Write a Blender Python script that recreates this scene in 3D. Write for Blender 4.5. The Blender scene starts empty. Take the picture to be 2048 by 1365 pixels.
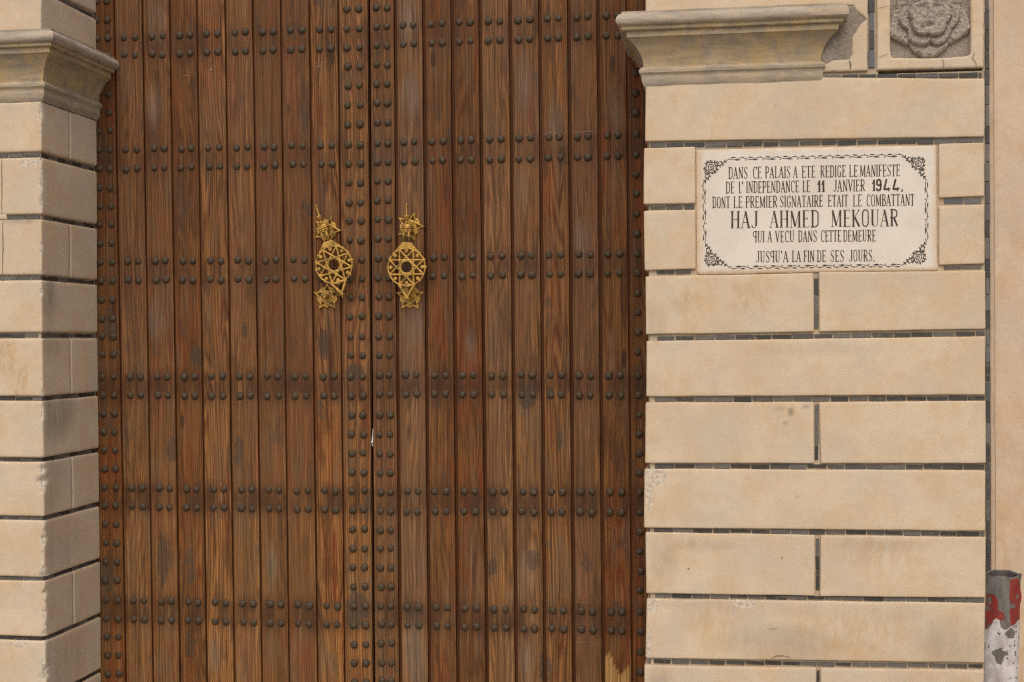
import bpy, math, random
import numpy as np
from mathutils import Vector, noise as mnoise
random.seed(11)
R = math.radians
scene = bpy.context.scene
COL = scene.collection

# ------------------------------------------------------------------ camera
FPX, IMW, IMH = 2720.0, 2048.0, 1365.0
CAM = Vector((0.0, -4.1, 1.6))
YAW, ROLL = math.atan(0.16), 0.004
fw = Vector((-math.sin(YAW), math.cos(YAW), 0))
r0 = Vector((math.cos(YAW), math.sin(YAW), 0))
u0 = Vector((0, 0, 1))
up = u0 * math.cos(ROLL) + r0 * math.sin(ROLL)
rt = r0 * math.cos(ROLL) - u0 * math.sin(ROLL)
cam = bpy.data.objects.new('camera', bpy.data.cameras.new('camera'))
COL.objects.link(cam)
from mathutils import Matrix
M3 = Matrix((rt, up, -fw)).transposed()
cam.matrix_world = Matrix.Translation(CAM) @ M3.to_4x4()
cam.data.sensor_width = 36.0
cam.data.lens = FPX * 36.0 / IMW
cam.data.clip_end = 200.0
scene.camera = cam

# ------------------------------------------------------------------ light
scene.view_settings.view_transform = 'Standard'
scene.view_settings.look = 'None'
scene.view_settings.exposure = 0.14
scene.view_settings.gamma = 1.0
scene.cycles.use_denoising = False          # keep the fine grain of plaster and wood
scene.cycles.filter_width = 1.2
SUN_EL, SUN_AZ = R(48), R(-5)          # azimuth: degrees to the left of straight in front of the wall
wd = bpy.data.worlds.new("World"); scene.world = wd
wd.use_nodes = True
wn = wd.node_tree
sky = wn.nodes.new('ShaderNodeTexSky'); sky.sky_type = 'NISHITA'; sky.sun_disc = False
sdir = Vector((-math.sin(SUN_AZ) * math.cos(SUN_EL), -math.cos(SUN_AZ) * math.cos(SUN_EL), math.sin(SUN_EL)))
sky.sun_elevation = SUN_EL
sky.sun_rotation = math.atan2(sdir.x, sdir.y)
sky.dust_density = 4.0; sky.air_density = 1.0
hs = wn.nodes.new('ShaderNodeHueSaturation'); hs.inputs['Saturation'].default_value = 0.75
bgn = wn.nodes['Background']; bgn.inputs['Strength'].default_value = 0.15
wn.links.new(sky.outputs[0], hs.inputs['Color']); wn.links.new(hs.outputs[0], bgn.inputs['Color'])
sl = bpy.data.lights.new('sun', 'SUN'); sl.energy = 0.5; sl.angle = R(45); sl.color = (1.0, 0.93, 0.83)
so = bpy.data.objects.new('sun', sl); COL.objects.link(so)
so.rotation_euler = (-sdir).to_track_quat('-Z', 'Y').to_euler()

# ------------------------------------------------------------------ helpers
DY = 0.394                                # the door stands this far behind the wall face

def W(x, y, Y=0.0):
    """pixel of the 2048 px wide survey photo -> point on the vertical plane at depth Y"""
    d = fw * FPX + rt * (x - IMW / 2) - up * (y - IMH / 2)
    k = (Y - CAM.y) / d.y
    return CAM + d * k

ORG = {}
def org(p): return ORG.get(p.name, Vector((0, 0, 0))) if p else Vector((0, 0, 0))

def meta(o, label=None, cat=None, group=None, kind=None):
    if label: o['label'] = label
    if cat: o['category'] = cat
    if group: o['group'] = group
    if kind: o['kind'] = kind
    return o

def empty(name, loc, label, cat, group=None):
    o = bpy.data.objects.new(name, None); COL.objects.link(o)
    o.location = loc; o.empty_display_size = 0.1
    ORG[o.name] = Vector(loc)
    return meta(o, label, cat, group)

def mesh(name, V, F, mat, smooth=True, attrs=None, uvs=None):
    me = bpy.data.meshes.new(name)
    me.from_pydata([tuple(v) for v in V], [], F)
    me.update()
    if smooth:
        me.polygons.foreach_set('use_smooth', [True] * len(me.polygons))
    for k, vals in (attrs or {}).items():
        a = me.attributes.new(k, 'FLOAT', 'POINT'); a.data.foreach_set('value', np.array(vals, dtype=np.float32))
    if uvs is not None:
        uv = me.uv_layers.new(name='UVMap')
        idx = np.empty(len(me.loops), dtype=np.int32); me.loops.foreach_get('vertex_index', idx)
        uv.data.foreach_set('uv', np.array(uvs, dtype=np.float32)[idx].ravel())
    me.materials.append(mat)
    return me

def add(name, me, parent=None, loc=(0, 0, 0)):
    """loc in world; the mesh data is local to loc"""
    o = bpy.data.objects.new(name, me); COL.objects.link(o)
    loc = Vector(loc)
    ORG[o.name] = loc
    if parent:
        o.parent = parent; o.location = loc - org(parent)
    else:
        o.location = loc
    return o

def part(name, V, F, mat, parent=None, smooth=True, attrs=None, uvs=None, loc=None, sharp=None):
    """V in world coordinates"""
    base = Vector(loc) if loc is not None else org(parent)
    me = mesh(name, [Vector(v) - base for v in V], F, mat, smooth, attrs, uvs)
    if sharp is not None:
        me.set_sharp_from_angle(angle=R(sharp))
    return add(name, me, parent, base)

class B:
    def __init__(s): s.V = []; s.F = []; s.A = {}
    def a(s, k, n, v): s.A.setdefault(k, []).extend([v] * n)
    def box(s, x0, x1, y0, y1, z0, z1):
        n = len(s.V)
        s.V += [Vector(p) for p in ((x0, y0, z0), (x1, y0, z0), (x1, y1, z0), (x0, y1, z0), (x0, y0, z1), (x1, y0, z1), (x1, y1, z1), (x0, y1, z1))]
        s.F += [tuple(n + i for i in f) for f in ((0, 1, 5, 4), (1, 2, 6, 5), (2, 3, 7, 6), (3, 0, 4, 7), (4, 5, 6, 7), (3, 2, 1, 0))]
    def tube(s, pts, rads, seg=12, cap=True):
        n0 = len(s.V)
        for i, p in enumerate(pts):
            p = Vector(p)
            a = Vector(pts[max(i - 1, 0)]); b = Vector(pts[min(i + 1, len(pts) - 1)])
            t = (b - a).normalized()
            e = t.orthogonal().normalized() if abs(t.y) > 0.9 else t.cross(Vector((0, 1, 0))).normalized()
            f = t.cross(e)
            for k in range(seg):
                q = 2 * math.pi * k / seg
                s.V.append(p + (e * math.cos(q) + f * math.sin(q)) * rads[i])
        for i in range(len(pts) - 1):
            for k in range(seg):
                k2 = (k + 1) % seg
                s.F.append((n0 + i * seg + k, n0 + i * seg + k2, n0 + (i + 1) * seg + k2, n0 + (i + 1) * seg + k))
        if cap:
            s.F.append(tuple(n0 + k for k in range(seg))[::-1])
            s.F.append(tuple(n0 + (len(pts) - 1) * seg + k for k in range(seg)))

def nz(x, y, z): return mnoise.noise(Vector((x, y, z)))

# ------------------------------------------------------------------ materials
class G:
    def __init__(s, name):
        s.m = bpy.data.materials.new(name); s.m.use_nodes = True
        s.t = s.m.node_tree; s.b = s.t.nodes['Principled BSDF']
    def n(s, ty, **kw):
        x = s.t.nodes.new(ty)
        for k, v in kw.items(): setattr(x, k, v)
        return x
    def set(s, sock, v):
        if hasattr(v, 'node'): s.t.links.new(v, sock)
        elif isinstance(v, (tuple, list)): sock.default_value = tuple(v) + ((1,) if len(v) == 3 and len(sock.default_value) == 4 else ())
        else: sock.default_value = v
    def pos(s): return s.n('ShaderNodeNewGeometry').outputs['Position']
    def uv(s): return s.n('ShaderNodeTexCoord').outputs['UV']
    def attr(s, k): return s.n('ShaderNodeAttribute', attribute_name=k).outputs['Fac']
    def rnd(s): return s.n('ShaderNodeObjectInfo').outputs['Random']
    def vmul(s, v, sc, off=(0, 0, 0)):
        x = s.n('ShaderNodeMapping'); s.set(x.inputs['Vector'], v)
        x.inputs['Scale'].default_value = sc; x.inputs['Location'].default_value = off
        return x.outputs[0]
    def vadd(s, a, b):
        x = s.n('ShaderNodeVectorMath', operation='ADD'); s.set(x.inputs[0], a); s.set(x.inputs[1], b); return x.outputs[0]
    def comb(s, x, y, z):
        c = s.n('ShaderNodeCombineXYZ'); s.set(c.inputs[0], x); s.set(c.inputs[1], y); s.set(c.inputs[2], z); return c.outputs[0]
    def sep(s, v):
        c = s.n('ShaderNodeSeparateXYZ'); s.set(c.inputs[0], v); return c.outputs
    def noise(s, v, scale=1, detail=3, rough=0.55, dist=0.0):
        x = s.n('ShaderNodeTexNoise'); s.set(x.inputs['Vector'], v); x.inputs['Scale'].default_value = scale
        x.inputs['Detail'].default_value = detail; x.inputs['Roughness'].default_value = rough; x.inputs['Distortion'].default_value = dist
        return x.outputs['Fac']
    def ramp(s, v, a, b, lo=0.0, hi=1.0):
        x = s.n('ShaderNodeMapRange'); s.set(x.inputs[0], v)
        x.interpolation_type = 'SMOOTHSTEP'
        for i, q in enumerate((a, b, lo, hi)): x.inputs[i + 1].default_value = q
        return x.outputs[0]
    def math(s, op, a, b=0.0):
        x = s.n('ShaderNodeMath', operation=op); s.set(x.inputs[0], a); s.set(x.inputs[1], b); return x.outputs[0]
    def mix(s, f, a, b, blend='MIX'):
        x = s.n('ShaderNodeMix', data_type='RGBA', blend_type=blend)
        s.set(x.inputs[0], f); s.set(x.inputs[6], a); s.set(x.inputs[7], b); return x.outputs[2]
    def scale(s, c, f):
        x = s.n('ShaderNodeVectorMath', operation='SCALE'); s.set(x.inputs[0], c); s.set(x.inputs['Scale'], f); return x.outputs[0]
    def vmul_col(s, c, k):
        x = s.n('ShaderNodeVectorMath', operation='MULTIPLY'); s.set(x.inputs[0], c); x.inputs[1].default_value = k; return x.outputs[0]
    def bump(s, h, strength=0.3, dist=0.002, nrm=None):
        x = s.n('ShaderNodeBump'); x.inputs['Strength'].default_value = strength; x.inputs['Distance'].default_value = dist
        s.set(x.inputs['Height'], h)
        if nrm: s.set(x.inputs['Normal'], nrm)
        return x.outputs[0]
    def out(s, col, rough=0.8, nrm=None, metal=0.0, spec=0.3):
        s.set(s.b.inputs['Base Color'], col); s.set(s.b.inputs['Roughness'], rough); s.set(s.b.inputs['Metallic'], metal)
        s.b.inputs['Specular IOR Level'].default_value = spec
        if nrm: s.set(s.b.inputs['Normal'], nrm)
        return s.m

def mat_plaster(name, A, Bc, orange, grey, warm=0.65, greyness=0.6, speck=0.26):
    g = G(name); p = g.pos()
    pr = g.vadd(p, g.comb(g.math('MULTIPLY', g.rnd(), 7.0), 0.0, 0.0))
    n1 = g.noise(pr, 4.0, 5, 0.6)
    n2 = g.noise(g.vadd(pr, (5.1, 2.2, 1.3)), 9.0, 6, 0.65)
    n3 = g.noise(g.vadd(pr, (1.7, 9.2, 4.3)), 5.0, 5, 0.6)
    sp = g.noise(p, 300.0, 2, 0.75)
    sp2 = g.noise(p, 120.0, 3, 0.6)
    c = g.mix(g.ramp(n1, 0.40, 0.60), A, Bc)
    c = g.mix(g.ramp(n2, 0.47, 0.64, 0, warm), c, orange)
    c = g.mix(g.ramp(n3, 0.47, 0.66, 0, greyness), c, grey)
    md = g.noise(g.vadd(p, (7, 1, 2)), 34, 5, 0.7)
    c = g.scale(c, g.math('ADD', g.math('MULTIPLY', md, 0.20), g.math('ADD', g.math('MULTIPLY', sp2, 0.16), 0.82)))
    # dirt streaks and grime where the attribute says so
    st = g.noise(g.vmul(p, (28, 28, 5)), 1.0, 5, 0.65)
    di = g.math('MULTIPLY', g.attr('dirt'), g.ramp(st, 0.3, 0.65, 0.35, 1.0))
    c = g.mix(di, c, (0.13, 0.105, 0.075))
    c = g.mix(g.math('MULTIPLY', g.attr('rust'), g.ramp(g.noise(g.vmul(p, (34, 34, 14)), 1.0, 5, 0.7), 0.42, 0.6, 0.0, 0.75)), c, (0.46, 0.29, 0.13))
    # bare patches of pale undercoat
    we = g.ramp(g.math('ADD', g.attr('wear'), g.math('MULTIPLY', g.noise(p, 60, 4, 0.7), 0.5)), 0.62, 0.78)
    wc = g.mix(g.ramp(g.noise(p, 90, 4, 0.7), 0.38, 0.6), (0.40, 0.335, 0.255), (0.64, 0.535, 0.41))
    c = g.mix(g.math('MULTIPLY', we, 0.9), c, wc)
    # tiny pits
    pit = g.ramp(g.noise(g.vadd(p, (3, 3, 3)), 75, 2, 0.5), 0.74, 0.80, 0, 0.45)
    c = g.mix(pit, c, (0.22, 0.15, 0.09))
    c = g.scale(c, g.math('ADD', g.math('MULTIPLY', sp, speck * 1.6), 1.0 - speck * 0.8))
    h = g.math('ADD', g.math('MULTIPLY', sp, 0.35), g.math('ADD', g.math('MULTIPLY', sp2, 0.7), g.math('MULTIPLY', we, -0.8)))
    return g.out(c, 0.92, g.bump(h, 0.35, 0.0016), spec=0.15)

M_BLOCK = mat_plaster('block_render', (0.605, 0.478, 0.328), (0.555, 0.427, 0.288), (0.57, 0.400, 0.235), (0.515, 0.430, 0.325))
M_WALL = mat_plaster('wall_render', (0.58, 0.435, 0.300), (0.55, 0.395, 0.265), (0.52, 0.345, 0.205), (0.50, 0.395, 0.295), warm=0.6)
M_GROUT = mat_plaster('joint_mortar', (0.52, 0.415, 0.285), (0.46, 0.355, 0.24), (0.47, 0.31, 0.165), (0.38, 0.315, 0.24))

def mat_stone():
    g = G('capital_stone'); p = g.pos()
    hz = g.noise(g.vmul(p, (9, 9, 60)), 1.0, 5, 0.65)
    n1 = g.noise(p, 7, 5, 0.65); n2 = g.noise(g.vadd(p, (3, 1, 7)), 16, 5, 0.6)
    sp = g.noise(p, 380, 2, 0.7); s2 = g.noise(p, 90, 4, 0.6)
    c = g.mix(g.ramp(hz, 0.3, 0.7), (0.30, 0.232, 0.150), (0.44, 0.335, 0.205))
    c = g.mix(g.ramp(n1, 0.45, 0.6, 0, 0.65), c, (0.44, 0.31, 0.135))
    c = g.mix(g.ramp(n2, 0.5, 0.64, 0, 0.6), c, (0.25, 0.215, 0.175))
    # weathered grey on the top moulding, pale on the lowest fascia
    c = g.mix(g.math('MULTIPLY', g.attr('grey'), 0.8), c, g.mix(g.ramp(hz, 0.35, 0.65), (0.31, 0.262, 0.21), (0.45, 0.372, 0.29)))
    c = g.mix(g.math('MULTIPLY', g.attr('wear'), g.ramp(s2, 0.3, 0.6)), c, (0.50, 0.37, 0.23))
    c = g.scale(c, g.math('ADD', g.math('MULTIPLY', sp, 0.5), 0.76))
    h = g.math('ADD', g.math('MULTIPLY', sp, 0.3), g.math('ADD', s2, g.math('MULTIPLY', hz, 1.4)))
    return g.out(c, 0.9, g.bump(h, 0.5, 0.002), spec=0.15)
M_STONE = mat_stone()

def mat_cement():
    g = G('rough_cement'); p = g.pos()
    n1 = g.noise(p, 12, 5, 0.65); s1 = g.noise(p, 150, 4, 0.7); s2 = g.noise(p, 420, 2, 0.7)
    c = g.mix(g.ramp(n1, 0.35, 0.65), (0.22, 0.185, 0.145), (0.30, 0.245, 0.19))
    c = g.mix(g.ramp(s1, 0.5, 0.68, 0, 0.7), c, (0.42, 0.34, 0.265))
    c = g.mix(g.math('MULTIPLY', g.attr('pale'), g.ramp(s1, 0.3, 0.6)), c, (0.46, 0.39, 0.32))
    c = g.scale(c, g.math('ADD', g.math('MULTIPLY', s2, 0.7), 0.65))
    return g.out(c, 0.95, g.bump(g.math('ADD', s1, g.math('MULTIPLY', s2, 0.4)), 0.9, 0.004), spec=0.1)
M_CEMENT = mat_cement()

def mat_tile():
    g = G('glazed_joint_tile'); p = g.pos(); t = g.attr('tint')
    n = g.noise(g.vmul(p, (60, 60, 60)), 1.0, 4, 0.7); f = g.noise(p, 260, 3, 0.7)
    c = g.mix(g.ramp(t, 0.0, 1.0), (0.038, 0.034, 0.027), (0.135, 0.122, 0.105))
    c = g.mix(g.ramp(g.attr('blue'), 0.72, 1.2, 0, 0.75), c, (0.135, 0.145, 0.17))
    c = g.mix(g.ramp(n, 0.55, 0.70, 0, 0.4), c, (0.26, 0.215, 0.16))
    c = g.scale(c, g.math('ADD', g.math('MULTIPLY', f, 0.6), 0.7))
    return g.out(c, g.ramp(n, 0.3, 0.7, 0.3, 0.75), g.bump(n, 0.4, 0.001), spec=0.4)
M_TILE = mat_tile()

def mat_wood(name, shift=0.0):
    """door boards: UV in metres (across, along), pid = board number, bare = unbleached strip, darkened to paint shade into the gaps"""
    g = G(name); uv = g.uv(); u, v, _ = g.sep(uv)[0:3]
    pid = g.attr('pid')
    pz = g.math('MULTIPLY', pid, 13.7)
    r1 = g.n('ShaderNodeTexWhiteNoise', noise_dimensions='1D'); g.set(r1.inputs['W'], g.math('ADD', pid, 0.5 + shift)); rv = r1.outputs['Value']
    rc = g.sep(r1.outputs['Color'])
    voff = g.math('ADD', v, g.math('MULTIPLY', rv, 40.0))
    # slow wander of the fibres
    wob = g.noise(g.comb(g.math('MULTIPLY', u, 14), g.math('MULTIPLY', voff, 2.2), pz), 1.0, 3, 0.5)
    uw = g.math('ADD', u, g.math('MULTIPLY', g.math('SUBTRACT', wob, 0.5), 0.024))
    # growth rings: contours of a long smooth field (gives cathedrals and knots)
    fld = g.noise(g.comb(g.math('MULTIPLY', uw, 17), g.math('MULTIPLY', voff, 1.15), pz), 1.0, 1.5, 0.45)
    ring = g.math('FRACT', g.math('ADD', g.math('MULTIPLY', fld, 15.0), g.math('MULTIPLY', uw, 85)))
    ring = g.math('ABSOLUTE', g.math('SUBTRACT', ring, 0.5))
    ring = g.ramp(ring, 0.02, 0.42)
    fib = g.noise(g.comb(g.math('MULTIPLY', uw, 210), g.math('MULTIPLY', voff, 2.6), pz), 1.0, 4, 0.7)
    fib2 = g.noise(g.comb(g.math('MULTIPLY', uw, 1100), g.math('MULTIPLY', voff, 26), pz), 1.0, 2, 0.6)
    mott = g.noise(g.comb(g.math('MULTIPLY', u, 15), g.math('MULTIPLY', voff, 2.6), pz), 1.0, 5, 0.62)
    mot2 = g.noise(g.comb(g.math('MULTIPLY', u, 15), g.math('MULTIPLY', voff, 3.4), g.math('ADD', pz, 4.4)), 1.0, 5, 0.65)
    mot3 = g.noise(g.comb(g.math('MULTIPLY', u, 16), g.math('MULTIPLY', voff, 2.2), g.math('ADD', pz, 8.8)), 1.0, 4, 0.6)
    spk = g.noise(g.comb(g.math('MULTIPLY', u, 500), g.math('MULTIPLY', v, 420), pz), 1.0, 2, 0.7)
    base = g.mix(rc[0], (0.078, 0.030, 0.0100), (0.112, 0.048, 0.016))
    base = g.mix(g.ramp(mott, 0.46, 0.62, 0, 0.8), base, (0.135, 0.033, 0.008))
    base = g.mix(g.ramp(mot3, 0.50, 0.64, 0, 0.8), base, (0.150, 0.064, 0.017))
    light = g.mix(rc[1], (0.190, 0.088, 0.030), (0.270, 0.125, 0.042))
    c = g.mix(g.math('MULTIPLY', ring, g.ramp(rc[2], 0.0, 1.0, 0.2, 0.75)), base, light)
    c = g.mix(g.ramp(fib, 0.53, 0.61, 0.0, 0.75), c, g.vmul_col(c, (1.7, 1.75, 1.8)))
    c = g.mix(g.ramp(fib, 0.45, 0.36, 0.0, 0.7), c, (0.036, 0.0145, 0.005))
    # sun-bleached, silvered areas and dark damp areas
    bl = g.noise(g.comb(g.math('MULTIPLY', u, 17), g.math('MULTIPLY', voff, 5.5), g.math('ADD', pz, 21.0)), 1.0, 5, 0.7)
    c = g.mix(g.ramp(mot2, 0.50, 0.64, 0.0, 0.5), c, g.mix(g.ramp(fib, 0.35, 0.65), (0.080, 0.049, 0.028), (0.170, 0.108, 0.062)))
    c = g.mix(g.ramp(bl, 0.56, 0.68, 0.0, 0.6), c, g.mix(g.ramp(fib, 0.3, 0.7), (0.038, 0.026, 0.019), (0.080, 0.056, 0.040)))
    c = g.mix(g.ramp(mot2, 0.46, 0.34, 0.0, 0.5), c, (0.045, 0.021, 0.010))
    c = g.mix(g.math('MULTIPLY', g.ramp(rv, 0.45, 1.0, 0.0, 0.30 if shift == 0.0 else 0.45), g.ramp(mott, 0.3, 0.6)), c, g.mix(g.ramp(fib, 0.35, 0.65), (0.095, 0.060, 0.036), (0.175, 0.118, 0.074)))
    # stud rows were shielded by grime: darker round the rows
    c = g.mix(g.math('MULTIPLY', g.attr('band'), g.ramp(bl, 0.34, 0.60, 0.05, 0.7)), c, (0.042, 0.021, 0.011))
    blo = g.noise(g.comb(g.math('MULTIPLY', u, 55), g.math('MULTIPLY', v, 34), pz), 1.0, 5, 0.7)
    c = g.mix(g.ramp(g.math('ADD', g.math('MULTIPLY', g.attr('stain'), 0.5), blo), 0.74, 0.86, 0.0, 0.7), c, g.mix(g.ramp(fib, 0.35, 0.65), (0.040, 0.028, 0.019), (0.085, 0.060, 0.041)))
    c = g.mix(g.math('MULTIPLY', g.attr('pale'), g.ramp(bl, 0.36, 0.56, 0.2, 0.75)), c, g.mix(g.ramp(fib, 0.35, 0.65), (0.105, 0.070, 0.044), (0.215, 0.150, 0.100)))
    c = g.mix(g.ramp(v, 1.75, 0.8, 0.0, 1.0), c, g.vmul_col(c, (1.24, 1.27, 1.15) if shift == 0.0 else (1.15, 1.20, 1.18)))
    c = g.mix(g.attr('bare'), c, g.mix(mott, (0.030, 0.011, 0.004), (0.095, 0.031, 0.006)))  # unbleached brown at the board edges, darkened to deepen the shade between boards
    # pale broken patch at the foot
    c = g.mix(g.attr('patch'), c, g.mix(g.ramp(fib, 0.3, 0.7), (0.22, 0.115, 0.034), (0.52, 0.31, 0.12)))
    c = g.scale(c, g.math('ADD', g.math('MULTIPLY', spk, 0.55), 0.72))
    c = g.vmul_col(c, (0.98, 0.935, 0.925))
    # nicks and a knot here and there
    kn = g.n('ShaderNodeTexVoronoi', voronoi_dimensions='3D'); g.set(kn.inputs['Vector'], g.comb(g.math('MULTIPLY', u, 9.0), g.math('MULTIPLY', voff, 2.6), pz)); kn.inputs['Scale'].default_value = 1.0
    kd = g.math('ADD', kn.outputs['Distance'], g.math('MULTIPLY', g.math('SUBTRACT', blo, 0.5), 0.10))
    c = g.mix(g.ramp(kd, 0.11, 0.055, 0.0, 0.8), c, (0.040, 0.020, 0.010))
    ni = g.noise(g.comb(g.math('MULTIPLY', u, 130), g.math('MULTIPLY', voff, 70), pz), 1.0, 2, 0.5)
    c = g.mix(g.ramp(ni, 0.74, 0.80, 0.0, 0.8), c, (0.030, 0.015, 0.008))
    c = g.mix(g.ramp(ni, 0.23, 0.18, 0.0, 0.5), c, (0.26, 0.18, 0.11))
    h = g.math('ADD', g.math('MULTIPLY', fib, 0.8), g.math('ADD', g.math('MULTIPLY', fib2, 0.35), g.math('MULTIPLY', ring, 0.6)))
    return g.out(c, g.ramp(mot2, 0.3, 0.7, 0.55, 0.75), g.bump(h, 0.6, 0.0016), spec=0.14)
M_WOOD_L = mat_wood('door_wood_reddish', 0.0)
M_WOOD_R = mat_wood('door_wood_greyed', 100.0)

def mat_iron():
    g = G('stud_iron'); p = g.pos(); rd = g.rnd()
    n = g.noise(p, 130, 4, 0.65); n2 = g.noise(p, 700, 2, 0.6)
    c = g.mix(g.ramp(n, 0.35, 0.65), (0.046, 0.030, 0.015), (0.094, 0.064, 0.033))
    c = g.mix(g.ramp(rd, 0, 1, 0, 0.5), c, (0.060, 0.040, 0.028))
    c = g.mix(g.ramp(n, 0.62, 0.78, 0, 0.6), c, (0.115, 0.060, 0.028))
    return g.out(c, g.ramp(n, 0.3, 0.7, 0.38, 0.6), g.bump(g.math('ADD', n, g.math('MULTIPLY', n2, 0.4)), 0.6, 0.001), metal=0.0, spec=0.22)
M_IRON = mat_iron()

def mat_brass():
    g = G('aged_brass'); p = g.pos()
    n = g.noise(p, 70, 5, 0.65); n2 = g.noise(p, 420, 3, 0.7); n3 = g.noise(g.vadd(p, (4, 4, 4)), 38, 4, 0.6)
    c = g.mix(g.ramp(n, 0.35, 0.65), (0.35, 0.190, 0.034), (0.56, 0.325, 0.070))
    c = g.mix(g.ramp(n3, 0.50, 0.64, 0, 0.7), c, (0.13, 0.082, 0.030))
    c = g.mix(g.ramp(n2, 0.56, 0.68, 0, 0.6), c, (0.72, 0.48, 0.18))
    c = g.mix(g.ramp(n2, 0.42, 0.3, 0, 0.6), c, (0.11, 0.065, 0.02))
    return g.out(c, g.ramp(n, 0.3, 0.7, 0.32, 0.55), g.bump(g.math('ADD', n2, n), 0.5, 0.0012), metal=0.6, spec=0.5)
M_BRASS = mat_brass()

def mat_marble():
    g = G('plaque_marble'); p = g.pos()
    n = g.noise(p, 7, 5, 0.6); s1 = g.noise(p, 420, 2, 0.7); n2 = g.noise(p, 30, 5, 0.7)
    c = g.mix(g.ramp(n, 0.35, 0.65), (0.69, 0.61, 0.505), (0.63, 0.55, 0.45))
    c = g.mix(g.ramp(n2, 0.66, 0.76, 0, 0.35), c, (0.35, 0.29, 0.23))
    sm = g.math('MULTIPLY', g.attr('smear'), g.ramp(n2, 0.25, 0.6, 0.4, 1.0))
    c = g.mix(sm, c, g.mix(n2, (0.62, 0.44, 0.27), (0.55, 0.38, 0.22)))
    c = g.scale(c, g.math('ADD', g.math('MULTIPLY', s1, 0.3), 0.85))
    return g.out(c, 0.6, g.bump(s1, 0.1, 0.001), spec=0.3)
M_MARBLE = mat_marble()

def mat_ink():
    g = G('faded_black_lettering'); p = g.pos()
    n = g.noise(p, 45, 4, 0.65); f = g.noise(p, 300, 3, 0.7)
    c = g.mix(g.ramp(n, 0.4, 0.75), (0.050, 0.038, 0.028), (0.125, 0.095, 0.070))
    c = g.mix(g.ramp(f, 0.55, 0.75, 0, 0.5), c, (0.24, 0.19, 0.15))
    return g.out(c, 0.7, spec=0.2)
M_INK = mat_ink()

def mat_post():
    g = G('chipped_post_paint'); p = g.pos()
    s1 = g.noise(p, 170, 4, 0.7); s2 = g.noise(p, 35, 4, 0.6); s3 = g.noise(p, 500, 2, 0.7)
    grey = g.mix(s1, (0.115, 0.105, 0.088), (0.20, 0.182, 0.155))
    red = g.mix(g.ramp(s2, 0.35, 0.65), (0.30, 0.026, 0.014), (0.19, 0.034, 0.025))
    red = g.mix(g.ramp(s1, 0.62, 0.72), red, (0.40, 0.11, 0.035))
    white = g.mix(g.ramp(s2, 0.4, 0.75), (0.60, 0.55, 0.52), (0.44, 0.38, 0.34))
    jag = g.math('MULTIPLY', g.math('SUBTRACT', s1, 0.5), 1.3)
    fr = g.ramp(g.math('ADD', g.attr('red'), jag), 0.46, 0.54)
    fwh = g.ramp(g.math('ADD', g.attr('white'), jag), 0.46, 0.54)
    c = g.mix(fr, grey, red); c = g.mix(fwh, c, white)
    gr = g.ramp(g.noise(g.vmul(p, (40, 40, 18)), 1.0, 5, 0.7), 0.42, 0.62, 0.0, 0.55)
    c = g.mix(gr, c, g.vmul_col(c, (0.50, 0.45, 0.40)))
    c = g.mix(g.attr('inside'), c, (0.05, 0.035, 0.03))
    c = g.scale(c, g.math('ADD', g.math('MULTIPLY', s3, 0.35), 0.83))
    h = g.math('ADD', g.math('MULTIPLY', g.math('ADD', fr, fwh), 1.2), s1)
    return g.out(c, 0.6, g.bump(h, 0.6, 0.0012), spec=0.35)
M_POST = mat_post()

def mat_simple(name, A, Bc, sc, rough=0.9):
    g = G(name); p = g.pos(); n = g.noise(p, sc, 5, 0.6); s = g.noise(p, sc * 20, 3, 0.7)
    c = g.mix(g.ramp(n, 0.3, 0.7), A, Bc); c = g.scale(c, g.math('ADD', g.math('MULTIPLY', s, 0.4), 0.8))
    return g.out(c, rough, g.bump(s, 0.4, 0.003), spec=0.2)
M_PAVE = mat_simple('pavement_concrete', (0.33, 0.295, 0.25), (0.40, 0.355, 0.30), 2.0)
M_PAPER = mat_simple('scrap_paper', (0.72, 0.68, 0.66), (0.78, 0.74, 0.72), 30.0, 0.7)

# ------------------------------------------------------------------ ground
def ground():
    b = B(); n = 24; xs = np.linspace(-30, 30, n); ys = np.linspace(-40, 0.6, n)
    V = [(x, y, 0.0) for y in ys for x in xs]
    F = [(j * n + i, j * n + i + 1, (j + 1) * n + i + 1, (j + 1) * n + i) for j in range(n - 1) for i in range(n - 1)]
    meta(part('pavement', V, F, M_PAVE, smooth=False), kind='structure')
ground()

# ------------------------------------------------------------------ blocks
WEARS = [(1305, 955, 40, 26, 1), (1298, 985, 14, 60, .8), (1490, 1208, 30, 12, 1), (1468, 1226, 8, 8, 1), (1300, 1212, 22, 26, .9), (1296, 1290, 8, 60, .7), (60, 326, 40, 14, .7), (40, 1290, 40, 14, .6), (88, 858, 14, 34, 1), (92, 1008, 14, 40, .9), (90, 1120, 16, 40, .9), (96, 1230, 16, 50, .8), (90, 1330, 18, 50, .9), (84, 530, 10, 26, .8), (1500, 1600, 1, 1, 1)]
SPOTS = [(1583, 824, 9, 12, .6), (1570, 848, 7, 5, .5), (1613, 813, 11, 6, .5), (1560, 818, 20, 8, .25), (40, 440, 60, 12, .5), (1548, 213, 4, 4, .35), (1595, 995, 5, 5, .3), (1730, 1225, 200, 26, .12), (1450, 1210, 160, 22, .1), (1400, 1090, 110, 16, .2), (1760, 1090, 110, 18, .2), (1330, 1120, 34, 70, .2), (1320, 1370, 40, 60, .25), (1900, 1280, 80, 60, .22), (1560, 1290, 160, 50, .2), (1620, 700, 160, 16, .12), (1310, 640, 30, 60, .2)]
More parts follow.
